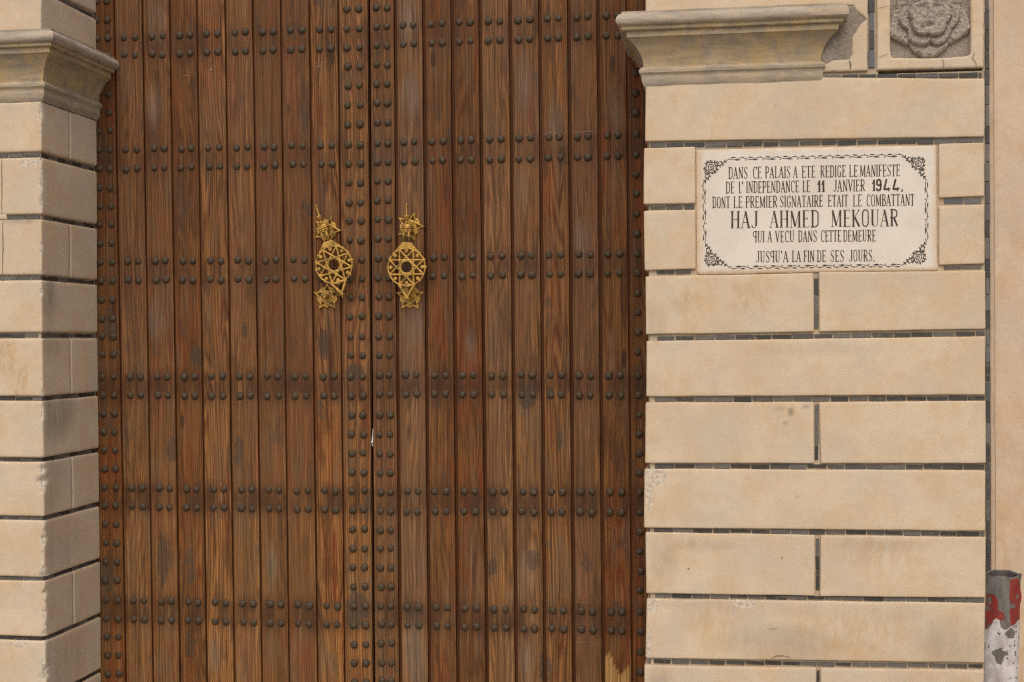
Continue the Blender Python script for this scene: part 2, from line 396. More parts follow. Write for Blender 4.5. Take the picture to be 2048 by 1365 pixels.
RUSTS = [(15, 715, 34, 50, 1), (40, 760, 26, 60, .9), (110, 1215, 14, 20, .5), (1380, 610, 60, 60, .5), (1500, 590, 60, 50, .5), (1760, 1100, 120, 60, .4), (1700, 1270, 160, 60, .45), (1420, 1240, 80, 60, .35), (60, 1160, 80, 30, .4)]
TOW = lambda L: [(*(lambda p: (p.x, p.z))(W(x, y, 0)), rx * 0.0015, ry * 0.0015, a) for x, y, rx, ry, a in L]
WEARS, SPOTS, RUSTS = TOW(WEARS), TOW(SPOTS), TOW(RUSTS)
def marks(L, X, z):
    b_ = 0.0
    for (cx, cz, rx, rz, a) in L:
        if abs(X - cx) < rx and abs(z - cz) < rz: b_ = max(b_, a * (0.85 - ((X - cx) / rx) ** 2 - ((z - cz) / rz) ** 2))
    return min(1.0, max(0.0, b_ * 1.6))

def block(parent, quad, depth=0.03, left=True, right=True, bev=0.006, seed=0.0, Y0=0.0, D=0.028,
          chip=0.0, groove=None, dirt=None, step=0.008, name='block', mat=None, worn=0.0, edgewear=0.0):
    """one rendered block. quad = (TL, TR, BR, BL) points on the plane Y0. left/right = depth of the side faces."""
    TL, TR, BR, BL = quad
    cr = 0.005
    Xl, Xr = (TL.x + BL.x) / 2, (TR.x + BR.x) / 2
    st = []                                          # stations: (s in 0..1 across, dx, Y, nx, ny)
    ld = depth if left is True else (left or 0); rd = depth if right is True else (right or 0)
    def line(a, b, stp):
        k = max(2, int(abs(b - a) / stp) + 1); return list(np.linspace(a, b, k))
    if ld:
        for y in line(ld, cr, 0.012): st.append(('L', 0.0, y, -1, 0))
        for q in (0.25, 0.5, 0.75): st.append(('L', cr * (1 - math.cos(q * math.pi / 2)), cr * (1 - math.sin(q * math.pi / 2)), -math.cos(q * math.pi / 2), -math.sin(q * math.pi / 2)))
    wdt = Xr - Xl
    for a in line(cr, wdt - cr, step): st.append(('F', a, 0.0, 0, -1))
    if rd:
        for q in (0.75, 0.5, 0.25): st.append(('R', cr * (1 - math.cos(q * math.pi / 2)), cr * (1 - math.sin(q * math.pi / 2)), math.cos(q * math.pi / 2), -math.sin(q * math.pi / 2)))
        ys = line(cr, rd, 0.012)
        if groove: ys = sorted(ys + [groove - .006, groove - .004, groove - .002, groove, groove + .002, groove + .004, groove + .006])
        for y in ys: st.append(('R', 0.0, y, 1, 0))
    H = (TL.z + TR.z - BL.z - BR.z) / 2
    es = [0, 0.12, 0.3, 0.6, 1.0]
    ts = [e * bev / H for e in es] + list(np.linspace(bev / H, 1 - bev / H, max(3, int(H / 0.008)))[1:-1]) + [1 - e * bev / H for e in es[::-1]]
    rows = [(-1, 0.0)] + [(0, t) for t in ts] + [(1, 1.0)]
    V = []; wear = []; dr = []; rs = []
    for kind, t in rows:
        for (sd, a, y, nx, ny) in st:
            xl = BL.x + (TL.x - BL.x) * t; xr = BR.x + (TR.x - BR.x) * t
            X = xl + a if sd == 'L' else (xr - a if sd == 'R' else xl + (xr - xl) * (a / wdt))
            s = (X - xl) / (xr - xl)
            zl = BL.z + (BR.z - BL.z) * s; zh = TL.z + (TR.z - TL.z) * s
            wz = 0.0014 * nz(X * 9 + y * 9, seed, 3.1); wz2 = 0.0014 * nz(X * 9 + y * 9, seed + 7.7, 1.1)
            zl += wz; zh += wz2
            z = zl + (zh - zl) * t
            if kind != 0:
                V.append((min(max(X, xl + D), xr - D), Y0 + max(y, D), z)); wear.append(0); dr.append(0); rs.append(0); continue
            e = min(z - zl, zh - z)
            ins = bev - math.sqrt(max(bev * bev - (bev - e) ** 2, 0)) if e < bev else 0.0
            wv = 0.0
            if e < 0.009: wv = max(wv, edgewear * (0.35 + nz(X * 22, z * 22, seed)))
            ins -= 0.0011 * nz(X * 6, z * 6 + y * 5, seed) + 0.0005 * nz(X * 30, z * 30 + y * 30, seed)
            if groove and sd == 'R' and abs(y - groove) < .0061:
                ins += 0.0032 * (1 - (abs(y - groove) / .0061) ** 2); wv = 0.55 if abs(y - groove) < .0035 else wv
            px, py = X - nx * ins, y - ny * ins
            cd = 0.0
            if chip and sd in 'FR':                      # broken arris on the right corner
                da = (xr - X) if sd == 'F' else y
                c = nz(z * 16, seed * 3, 1.0) * 0.9 + 0.45 * nz(z * 55, seed, 9.0)
                c = max(0.0, c + 0.02) * chip
                rad = 0.004 + 0.030 * c * (1 + 0.5 * nz(z * 90, da * 90, seed))
                if da < rad and c > 0:
                    k = (1 - da / rad) * c * 0.016
                    px -= k; py += k; wv = max(wv, 0.75)
            if worn and sd == 'F' and X - xl < 0.05 and zh - z < 0.05:
                if (X - xl) + (zh - z) * 0.8 < 0.045 * worn * (1 + 0.6 * nz(X * 50, z * 50, seed)): wv = 0.7
            dd = 0.0
            if dirt and sd == 'R':
                for (cy, cz, ry, rz, am) in dirt:
                    q = ((y - cy) / ry) ** 2 + ((t - cz) / rz) ** 2
                    dd = max(dd, am * max(0.0, 1 - q))
            rv = 0.0
            if sd == 'F':
                wv = max(wv, marks(WEARS, X, z) * 0.85); dd = max(dd, marks(SPOTS, X, z)); rv = marks(RUSTS, X, z)
            V.append((px, Y0 + py, z)); wear.append(wv); dr.append(dd); rs.append(rv)
    n = len(st); F = []
    for j in range(len(rows) - 1):
        for i in range(n - 1):
            F.append((j * n + i, j * n + i + 1, (j + 1) * n + i + 1, (j + 1) * n + i))
    return part(name, V, F, mat or M_BLOCK, parent, attrs={'wear': wear, 'dirt': dr, 'rust': rs}, sharp=50)

def Q(tl, tr, br, bl, Y=0.0): return tuple(W(*p, Y) for p in (tl, tr, br, bl))

def tiles(parent, runs, seed=0, hpx=10, length=0.057, Yf=0.0075, skip=(), blue=0.0):
    """a strip of small dark tiles. runs: list of ('x', X0, X1, zfun, Y) / ('y', Y0, Y1, zfun, X) / ('z', Z0, Z1, xfun, Y)"""
    rng = random.Random(seed); b = B(); tint = []; bl = []
    h = hpx * 0.0015
    for ax, a0, a1, f, w in runs:
        a = a0 + rng.uniform(0.0, 0.02)
        while a < a1 - 0.012:
            L = min(length * rng.uniform(0.82, 1.12), a1 - a)
            c = f(a + L / 2); g = 0.0017 * rng.uniform(0.5, 1.6)
            hh = h * rng.uniform(0.74, 1.04) / 2; o = rng.uniform(-0.0008, 0.0008); sl_ = rng.uniform(-0.0005, 0.0005)
            n0 = len(b.V)
            if ax == 'x': b.box(a + g, a + L - g, w + Yf + o, w + Yf + 0.02, c - hh + sl_, c + hh + sl_)
            elif ax == 'y': b.box(w - 0.02, w - Yf + o, a + g, a + L - g, c - hh + sl_, c + hh + sl_)
            else: b.box(c - hh + sl_, c + hh + sl_, w + Yf + o, w + Yf + 0.02, a + g, a + L - g)
            for k in range(n0, n0 + 8):
                v = b.V[k]; v += Vector((rng.uniform(-1, 1), 0, rng.uniform(-1, 1))) * 0.0006
            tint += [rng.random() ** 1.5] * 8; bl += [min(1.0, rng.random() * 0.75 + blue)] * 8
            a += L
    return part('tile_strip', b.V, b.F, M_TILE, parent, smooth=False, attrs={'tint': tint, 'blue': bl})

# ------------------------------------------------------------------ capital (moulding swept round a pier corner)
# profile as seen at the left corner of the right-hand capital: (x, y) pixels of the silhouette, plus grey flag
CAP = [(1291, 24, 1), (1243, 24, 1), (1243.5, 28, 1), (1237, 30, 1), (1232.5, 35, 1), (1231, 41, 1), (1233, 47, 1), (1238, 51.5, 1), (1243, 53, 0),
       (1243.5, 60, 0), (1246, 62, 0), (1252, 63, 0), (1253, 75, 0), (1256, 76.5, 0), (1263, 83, 0), (1270, 91.5, 0), (1276.5, 101, 0), (1281.5, 111, 0), (1285, 122, 0), (1287, 134, 0),
       (1281, 137, .5), (1277.5, 141, .6), (1278, 146, .6), (1282, 150, .6), (1283, 153, .5), (1282.5, 160, .7), (1285, 168, .8), (1289, 175, 1), (1292, 179, 1)]
XR_PIER = W(1290, 690).x
def cap_profile():
    out = []
    for x, y, g in CAP:
        lo, hi = -0.02, 0.25
        for _ in range(40):
            m = (lo + hi) / 2
            q = W(x, y, -m)
            if XR_PIER - q.x > m: lo = m
            else: hi = m
        out.append((lo, W(x, y, -lo).z, g))
    return out
PROF = cap_profile()
def dense(pr, k=3):
    o = []
    for (p0, z0, g0), (p1, z1, g1) in zip(pr[:-1], pr[1:]):
        for i in range(k):
            t = i / k; o.append((p0 + (p1 - p0) * t, z0 + (z1 - z0) * t, g0 + (g1 - g0) * t))
    return o + [pr[-1]]

def capital(parent, path, dz=0.0, seed=0.0, inner=0.05):
    """path: corner points in plan (x, y) walked with the outside on the right-hand side; mitred"""
    pr = dense(PROF, 2)
    P = [Vector((a, b)) for a, b in path]
    stn = []
    for i in range(len(P) - 1):
        d = (P[i + 1] - P[i]); L = d.length; d /= L; nrm = Vector((d.y, -d.x))
        k = max(2, int(L / 0.02))
        for j in range(k + 1):
            if j == 0 and i > 0: continue
            q = P[i] + d * L * j / k; m = nrm
            if j == k and i < len(P) - 2:
                d2 = (P[i + 2] - P[i + 1]).normalized(); n2 = Vector((d2.y, -d2.x)); m = (nrm + n2) / (1 + nrm.dot(n2))
            stn.append((q, m, d))
    V = []; gr = []; we = []
    npf = len(pr)
    for q, m, d in stn:
        for (p, z, g) in pr:
            e = 0.0014 * nz(q.x * 14, q.y * 14, z * 40 + seed) + 0.0008 * nz(q.x * 60, q.y * 60, z * 60 + seed)
            w = max(0.0, nz(q.x * 25, q.y * 25 + seed, z * 30) - 0.25)
            pp = p + e - (0.004 * w if 0.02 < p else 0)
            # stations inside the mitre must not overrun it
            V.append((q.x + m.x * pp, q.y + m.y * pp, z + dz + e * 0.6)); gr.append(g); we.append(min(1, w * 2.2))
    F = []
    for i in range(len(stn) - 1):
        for j in range(npf - 1):
            F.append((i * npf + j, i * npf + j + 1, (i + 1) * npf + j + 1, (i + 1) * npf + j))
    return part('capital', V, F, M_STONE, parent, attrs={'grey': gr, 'wear': we}, sharp=38)

# ------------------------------------------------------------------ left pier
XA = W(86, 690).x
pierL = empty('door_pier', (XA - 0.3, 0, 0), 'cream rendered door pier with a shadowed inner side and badly chipped corner edges', 'pier', 'rusticated piers beside the door')
XL0 = -4.0
def ax(y):                                           # x pixel of the chipped arris
    return np.interp(y, [0, 200, 660, 1000, 1365], [81.5, 82.5, 84, 88, 92])
seamL = [(-150, -137), (-30, -17), (303, 315), (429, 438.5), (550, 561), (665, 677), (793, 802), (916, 924.5), (1033.5, 1042), (1155.5, 1163), (1275, 1283), (1396, 1404), (1520, 1528)]
crs = []
for k in range(len(seamL) - 1):
    y0, y1 = seamL[k][1], seamL[k + 1][0]
    crs.append((y0, y1))
crs = [c for c in crs if not (c[0] == -17 and c[1] == 303)]
crs += [(-17, 62), (203, 303)]
crs.sort()
DIRT = {561: [(0.05, 0.65, 0.055, 0.6, 0.55)], 677: [(0.07, 0.95, 0.13, 0.35, 0.3)], 802: [(0.09, 0.75, 0.17, 0.6, 0.55)], 924.5: [(0.05, 0.6, 0.12, 0.8, 0.35)],
        1042: [(0.05, 0.45, 0.3, 0.8, 0.3)], 1163: [(0.05, 0.45, 0.3, 0.8, 0.22)], 1283: [(0.1, 0.5, 0.3, 0.8, 0.3)]}
for i, (y0, y1) in enumerate(crs):
    quad = []
    a0, a1 = W(ax(y0), y0), W(ax(y1), y1)
    TL = Vector((XL0, 0, a0.z)); BL = Vector((XL0, 0, a1.z))
    gro = 0.194 if y0 in (203, 438.5, 677, 924.5, 1163) else None
    chipamt = float(np.interp(y0, [0, 300, 420, 700, 800, 1300], [0.1, 0.5, 0.75, 0.8, 1.3, 1.5]))
    block(pierL, (TL, a0, a1, BL), left=False, right=DY - 0.006, seed=3.3 * i + 1, chip=chipamt, groove=gro, dirt=DIRT.get(y0), bev=0.007, edgewear=0.35 if y0 > 900 else 0.1)
zf = lambda y: W(ax(y), y).z
for k, (y0, y1) in enumerate(seamL):
    if y0 == -137: continue
    zc = zf((y0 + y1) / 2 + 0.3)
    xs = W(12, 430).x if y0 == 429 else -3.98
    xe = W(ax(y0), y0).x
    if y0 == 429:
        pass
    tiles(pierL, [('x', xs, xe - 0.006, lambda a, z=zc: z, 0.0), ('y', 0.012, DY - 0.01, lambda a, z=zc: z, xe)], seed=40 + k, hpx=8.2, blue=0.0)
b = B()
b.box(XL0, XA - 0.0125, 0.0115, DY + 0.05, 0, 3.6)
b2 = part('mortar_core', b.V, b.F, M_GROUT, pierL, smooth=False, attrs={'wear': [0] * 8, 'dirt': [0.15] * 8})
# the joint that was plastered over left of x = 12
q = block(pierL, Q((-60, 427), (11, 427), (13, 440), (-60, 440)), left=False, right=0.012, bev=0.004, D=0.011, seed=77, Y0=0.0006, name='mortar_fill')
capital(pierL, [(XL0, 0), (XA + 0.003, 0), (XA + 0.003, DY)], dz=W(86, 203).z - PROF[-1][1], seed=5.0)

# ------------------------------------------------------------------ right pier
pierR = empty('door_pier', (W(1630, 690).x, 0, 0), 'broad cream rendered door pier carrying the white inscription plaque and a square carved rosette', 'pier', 'rusticated piers beside the door')
RB = [((1291, 152), (1970, 157.5), (1969, 273.5), (1290, 283)),
      ((1288, 296.5), (1390.5, 294), (1391, 407), (1287, 408.5)), ((1287, 422), (1391, 420), (1391.5, 538.5), (1289, 541)),
      ((1878, 287.5), (1968.5, 285.5), (1969, 393), (1878, 395.5)), ((1878, 412.5), (1969, 410), (1969.5, 527.5), (1878, 530.5)),
      ((1291, 553.5), (1627.5, 546.5), (1628, 664), (1291.5, 669.5)), ((1638, 545), (1971, 541.5), (1971.5, 658.5), (1639, 664)),
      ((1293, 683), (1971, 673), (1971, 790), (1292, 793.5)),
      ((1291, 805.5), (1628, 805), (1628.5, 927), (1290, 927)), ((1638, 805), (1972, 802), (1972, 927), (1642, 927.5)),
      ((1289, 938.5), (1971.5, 941.5), (1971, 1062.5), (1288, 1056)),
      ((1291, 1065.5), (1630, 1071), (1629, 1192.5), (1292, 1187)), ((1641, 1071), (1972, 1075.5), (1971.5, 1196.5), (1640, 1193.5)),
      ((1293, 1198.5), (1971, 1207), (1969.5, 1326.5), (1291, 1317)),
      ((1289, 1331), (1633, 1337), (1632, 1462), (1289, 1455)), ((1641, 1337), (1970, 1341), (1970, 1466), (1641, 1463)),
      ((1290, 1466), (1970, 1477), (1970, 1600), (1290, 1590)),
      ((1291, -120), (1737, -140), (1733, 9), (1291, 31))]
for i, qd in enumerate(RB):
    block(pierR, Q(*qd), left=0.10, right=0.02, seed=50 + 4.7 * i, bev=0.004 if i not in (3, 4) else 0.0035, D=0.018, worn=1.0 if i in (10, 13) else 0.0,
          edgewear=0.3 if i in (10, 11, 12, 13) else 0.05, Y0=0.0 if i not in (3, 4) else 0.001)
JT = [(1296, 1969, 290.5, 280.5, 9.5), (1297, 1390, 415.5, 414, 8), (1882, 1966, 402.5, 402, 10), (1300, 1388, 545, 543.5, 6), (1880, 1966, 535.5, 534.5, 6.5),
      (1303, 1971, 677.5, 667.5, 8.5), (1304, 1971, 799.8, 797, 8.8), (1306, 1971, 933.3, 934.5, 8.8), (1302, 1970, 1061.5, 1069.3, 8), (1304, 1970, 1192.5, 1202, 8), (1304, 1968, 1324.5, 1334.5, 7.5),
      (1300, 1968, 1460, 1472, 8)]
for k, (xa, xb, ya, yb, h) in enumerate(JT):
    A, Bp = W(xa, ya), W(xb, yb)
    f = lambda X, A=A, Bp=Bp: A.z + (Bp.z - A.z) * (X - A.x) / (Bp.x - A.x)
    tiles(pierR, [('x', A.x, Bp.x, f, 0.0)], seed=90 + k, hpx=h, blue=0.0 if k != 2 else 0.5)
A, Bp = W(1642, 154), W(1966, 149)
tiles(pierR, [('x', A.x, Bp.x, lambda X: A.z + (Bp.z - A.z) * (X - A.x) / (Bp.x - A.x), 0.0)], seed=120, hpx=8.5, Yf=0.004, blue=0.25)
for k, (x, ya, yb, h, bl) in enumerate(((1632.8, 556, 668, 7.5, 0.1), (1633.5, 808, 929, 7.5, 0.1), (1635.5, 1073, 1190, 7, 0.1), (1637, 1342, 1460, 6.5, 0.1), (1744, -60, 142, 11.5, 0.55))):
    zt, zb = W(x, ya).z, W(x, yb).z
    tiles(pierR, [('z', zb, zt, lambda z, x=W(x, (ya + yb) / 2).x: x, 0.0)], seed=140 + k, hpx=h, Yf=0.004 if k == 4 else 0.0075, blue=bl)
zt, zb = W(1976, -100).z, W(1976, 1700).z
xt, xb = W(1975, 0).x, W(1977, 1100).x; z0_, z1_ = W(1975, 0).z, W(1977, 1100).z
tiles(pierR, [('z', zb, zt, lambda z: xt + (xb - xt) * (z - z0_) / (z1_ - z0_), 0.0)], seed=160, hpx=8.0, Yf=0.004, blue=0.2)
XRL = W(1290, 690).x; XRR = W(1984, 690).x; Z150 = W(1700, 148).z
b = B(); b.box(XRL + 0.013, XRR, 0.0115, DY + 0.05, 0, Z150 - 0.002)
b.box(XRL + 0.013, W(1757, 60).x, 0.0115, DY + 0.05, Z150 - 0.002, 3.6); b.box(W(1757, 60).x, XRR, 0.045, DY + 0.05, Z150 - 0.002, 3.6)
b.box(W(1966, 60).x, XRR, 0.0116, 0.0448, Z150 - 0.002, 3.6)
part('mortar_core', b.V, b.F, M_GROUT, pierR, smooth=False, attrs={'wear': [0] * 32, 'dirt': [0] * 32})
# jamb lining behind the blocks (bare render on the inside of the opening)
b = B(); b.box(XRL + 0.0045, XRL + 0.0125, 0.095, DY, 0, 3.6)
part('jamb_lining', b.V, b.F, M_BLOCK, pierR, smooth=False, attrs={'wear': [0] * 8, 'dirt': [0.2] * 8})
XCR = W(1641, 160).x
capital(pierR, [(XRL, DY), (XRL, 0), (XCR, 0), (XCR, 0.05)], seed=9.0)

# ------------------------------------------------------------------ relief: plate cut from a 2-D field, with a shaped front
def relief(fn, a0, a1, c0, c1, step, hfun, back):
    """fn(a, c) signed field (> 0 inside), hfun(a, c, d) forward height. Returns V (x, y, z) with the front towards -y, F, d per vertex"""
    na, nc = int((a1 - a0) / step) + 1, int((c1 - c0) / step) + 1
    As = a0 + step * np.arange(na); Cs = c0 + step * np.arange(nc)
    AA, CC = np.meshgrid(As, Cs)
    D = fn(AA, CC)
    V = []; F = []; vid = {}; dv = []
    pts = []
    def node(i, j):
        k = (i, j)
        if k not in vid: vid[k] = len(pts); pts.append((As[i], Cs[j], D[j, i]))
        return vid[k]
    def edge(i, j, i2, j2):
        k = (i, j, i2, j2) if (i, j) < (i2, j2) else (i2, j2, i, j)
        if k not in vid:
            i, j, i2, j2 = k; d0, d1 = D[j, i], D[j2, i2]; t = d0 / (d0 - d1); t = min(max(t, 0.02), 0.98)
            vid[k] = len(pts); pts.append((As[i] + (As[i2] - As[i]) * t, Cs[j] + (Cs[j2] - Cs[j]) * t, 0.0))
        return vid[k]
    ins = D > 0
    walls = []
    for j in range(nc - 1):
        for i in range(na - 1):
            cs = ((i, j), (i + 1, j), (i + 1, j + 1), (i, j + 1))
            s = [ins[q[1], q[0]] for q in cs]
            if not any(s): continue
            poly = []; cr = []
            for k in range(4):
                p, q = cs[k], cs[(k + 1) % 4]
                if s[k]: poly.append(node(*p))
                if s[k] != s[(k + 1) % 4]:
                    e = edge(*p, *q); poly.append(e); cr.append((len(poly) - 1, s[k]))
            if len(poly) >= 3: F.append(tuple(poly))
            if len(cr) == 2:
                for (ia, sa) in cr:
                    if sa: walls.append((poly[ia], poly[(ia + 1) % len(poly)]))
    P = np.array(pts)
    H = hfun(P[:, 0], P[:, 1], P[:, 2])
    V = [Vector((p[0], -h, p[1])) for p, h in zip(pts, H)]
    n = len(V); bmap = {}
    for (p, q) in walls:
        for k in (p, q):
            if k not in bmap: bmap[k] = len(V); V.append(Vector((pts[k][0], back, pts[k][1])))
        F.append((p, bmap[p], bmap[q], q))
    return V, F, np.concatenate([P[:, 2], np.zeros(len(V) - n)])

def poly_sd(pts, A, C):
    """signed distance (+ inside) to a polygon"""
    d = np.full(A.shape, 1e9); ins = np.zeros(A.shape, bool)
    n = len(pts)
    for i in range(n):
        x0, y0 = pts[i]; x1, y1 = pts[(i + 1) % n]
        dx, dy = x1 - x0, y1 - y0
        t = np.clip(((A - x0) * dx + (C - y0) * dy) / (dx * dx + dy * dy + 1e-12), 0, 1)
        d = np.minimum(d, np.hypot(A - x0 - t * dx, C - y0 - t * dy))
        cond = ((y0 > C) != (y1 > C)) & (A < (x1 - x0) * (C - y0) / (y1 - y0 + 1e-12) + x0)
        ins ^= cond
    return np.where(ins, d, -d)
def seg_sd(x0, y0, x1, y1, w, A, C):
    dx, dy = x1 - x0, y1 - y0
    t = np.clip(((A - x0) * dx + (C - y0) * dy) / (dx * dx + dy * dy + 1e-12), 0, 1)
    return w - np.hypot(A - x0 - t * dx, C - y0 - t * dy)
def pnoise(A, C, sc, seed=0.0):
    f = A.ravel(); g = C.ravel()
    return np.array([mnoise.noise(Vector((x * sc, y * sc, seed))) for x, y in zip(f, g)]).reshape(A.shape)

# plaster panel next to the capital with the broken-out cement scar, and the panel round the rosette
def XZ(x, y, Y=0.0): p = W(x, y, Y); return (p.x, p.z)
def panels():
    rect = [XZ(1640, -70), XZ(1735, -70), XZ(1735.5, 141.5), XZ(1640, 144.5)]
    hole = [XZ(1600, -72), XZ(1705, -72), XZ(1705, -10), XZ(1706, 11), XZ(1714.6, 24), XZ(1726, 32), XZ(1733.5, 38), XZ(1720, 50), XZ(1710, 66), XZ(1704.4, 76), XZ(1703.5, 108), XZ(1698, 118.8), XZ(1664.5, 120.6), XZ(1652, 127), XZ(1644, 135), XZ(1600, 136)]
    fn = lambda A, C: np.minimum(poly_sd(rect, A, C), -poly_sd(hole, A, C)) + 0.0012 * pnoise(A, C, 60, 2.0)
    hf = lambda A, C, d: 0.0 - 0.004 * np.clip(1 - d / 0.005, 0, 1) ** 2 + 0.0006 * pnoise(A, C, 40, 1.0)
    V, F, d = relief(fn, rect[0][0] - .005, rect[1][0] + .005, rect[2][1] - .01, rect[0][1], 0.0035, hf, 0.02)
    part('block', V, F, M_BLOCK, pierR, attrs={'wear': [0.0] * len(V), 'dirt': [0.0] * len(V)}, sharp=55)
    # cement behind the break
    x0, x1, z0, z1 = XZ(1628, 0)[0], XZ(1736, 0)[0], XZ(1690, 141)[1], XZ(1690, -80)[1]
    nx, nzv = 60, 80; V = []; pale = []
    for j in range(nzv):
        for i in range(nx):
            x = x0 + (x1 - x0) * i / (nx - 1); z = z0 + (z1 - z0) * j / (nzv - 1)
            V.append((x, 0.004 - 0.0045 * nz(x * 22, z * 22, 4) - 0.002 * nz(x * 90, z * 90, 4), z)); pale.append(0)
    F = [(j * nx + i, j * nx + i + 1, (j + 1) * nx + i + 1, (j + 1) * nx + i) for j in range(nzv - 1) for i in range(nx - 1)]
    part('cement_scar', V, F, M_CEMENT, pierR, attrs={'pale': pale})
    # rosette panel
    rect = [XZ(1754, -70), XZ(1967.5, -80), XZ(1968, 135), XZ(1754, 140.5)]
    hole = [XZ(1781, -75), XZ(1942, -75), XZ(1942, 108), XZ(1936, 112), XZ(1900, 115.5), XZ(1850, 117), XZ(1783, 115.5), XZ(1780.5, 100)]
    fn = lambda A, C: np.minimum(poly_sd(rect, A, C), -poly_sd(hole, A, C)) + 0.0010 * pnoise(A, C, 50, 5.0)
    hf = lambda A, C, d: 0.0 - 0.004 * np.clip(1 - d / 0.005, 0, 1) ** 2 + 0.0006 * pnoise(A, C, 40, 8.0)
    V, F, d = relief(fn, rect[0][0] - .005, rect[1][0] + .005, rect[2][1] - .02, rect[0][1], 0.0035, hf, 0.035)
    part('block', V, F, M_BLOCK, pierR, attrs={'wear': [0.0] * len(V), 'dirt': [0.0] * len(V)}, sharp=55)
    # cement floor of the recess
    x0, x1, z0, z1 = XZ(1770, 0)[0], XZ(1950, 0)[0], XZ(1860, 122)[1], XZ(1860, -85)[1]
    nx, nzv = 80, 90; V = []
    for j in range(nzv):
        for i in range(nx):
            x = x0 + (x1 - x0) * i / (nx - 1); z = z0 + (z1 - z0) * j / (nzv - 1)
            V.append((x, 0.026 - 0.003 * nz(x * 25, z * 25, 14) - 0.0015 * nz(x * 100, z * 100, 4), z))
    F = [(j * nx + i, j * nx + i + 1, (j + 1) * nx + i + 1, (j + 1) * nx + i) for j in range(nzv - 1) for i in range(nx - 1)]
    part('recess_back', V, F, M_CEMENT, pierR, attrs={'pale': [0.3] * len(V)})
    # carved rosette: three rows of petals round a lumpy heart
    C0 = W(1859, 34, 0.0); px = 0.0015
    def lob(th, n, ph, k): return 1 + k * (np.abs(np.cos(n * (th - ph) / 2)) ** 0.8 - 0.6)
    def rad(A, C): return np.hypot(A, C), np.arctan2(C, A)
    R1, R2, R3 = 72 * px, 54 * px, 38 * px
    PH = -math.pi / 2
    def fn(A, C):
        r, th = rad(A, C)
        notch = 0.006 * np.exp(-(((th - PH) / 0.07) ** 2))
        return R1 * lob(th, 5, PH, 0.26) * (1 + 0.03 * np.cos(10 * (th - PH))) - notch - r + 0.0032 * pnoise(A, C, 60, 3) + 0.0018 * pnoise(A, C, 200, 3)
    def hf(A, C, d):
        r, th = rad(A, C)
        nn = 0.0036 * pnoise(A, C, 55, 3) + 0.0015 * pnoise(A, C, 180, 5)
        n2 = 0.0034 * pnoise(A, C, 100, 6) + 0.0020 * pnoise(A, C, 260, 9) + 0.0010 * pnoise(A, C, 480, 2)
        h = 0.008 + 0.012 * np.clip(d / 0.010, 0, 1) ** 0.5 - 0.003 * np.clip((d - 0.014) / 0.03, 0, 1)
        d2 = R2 * lob(th, 6, PH + math.pi / 6, 0.20) * (1 + 0.02 * np.sin(3 * th)) - r + nn
        h = np.where(d2 > 0, 0.020 + 0.011 * np.clip(d2 / 0.007, 0, 1) ** 0.5 - 0.004 * np.clip((d2 - 0.007) / 0.022, 0, 1), h - 0.006 * np.clip(1 + d2 / 0.015, 0, 1))
        d3 = R3 * lob(th, 5, PH + 0.5, 0.16) - r + nn
        h3 = 0.034 + 0.012 * np.clip(d3 / 0.006, 0, 1) ** 0.5
        h = np.where(d3 > 0, h3, h - 0.004 * np.clip(1 + d3 / 0.012, 0, 1) * (d2 > 0))
        # worn heart: sunken pockets either side of a middle rib
        for (cx, cz, rx, rz, hh) in ((-12, 18, 7, 9, -0.016), (11, 19, 7, 8, -0.015), (17, 0, 6, 10, -0.011), (-17, 2, 5, 9, -0.007), (-14, -24, 4, 9, -0.010), (-3, -20, 6, 4, -0.010), (8, -22, 5, 6, -0.006), (0, 30, 14, 4, -0.006)):
            h = h + hh * np.exp(-((A - cx * px) / (rx * px)) ** 2 - ((C - cz * px) / (rz * px)) ** 2)
        h = h + 0.008 * np.exp(-((A - 0.5 * px) / (5 * px)) ** 2) * np.exp(-((C - 6 * px) / (20 * px)) ** 4)
        return h + n2
    V, F, d = relief(fn, -0.135, 0.135, -0.135, 0.135, 0.0018, hf, 0.03)
    Vw = [v + Vector((C0.x, 0.026, C0.z)) for v in V]
    part('carved_rosette', Vw, F, M_CEMENT, pierR, attrs={'pale': [0.75] * len(V)})
panels()

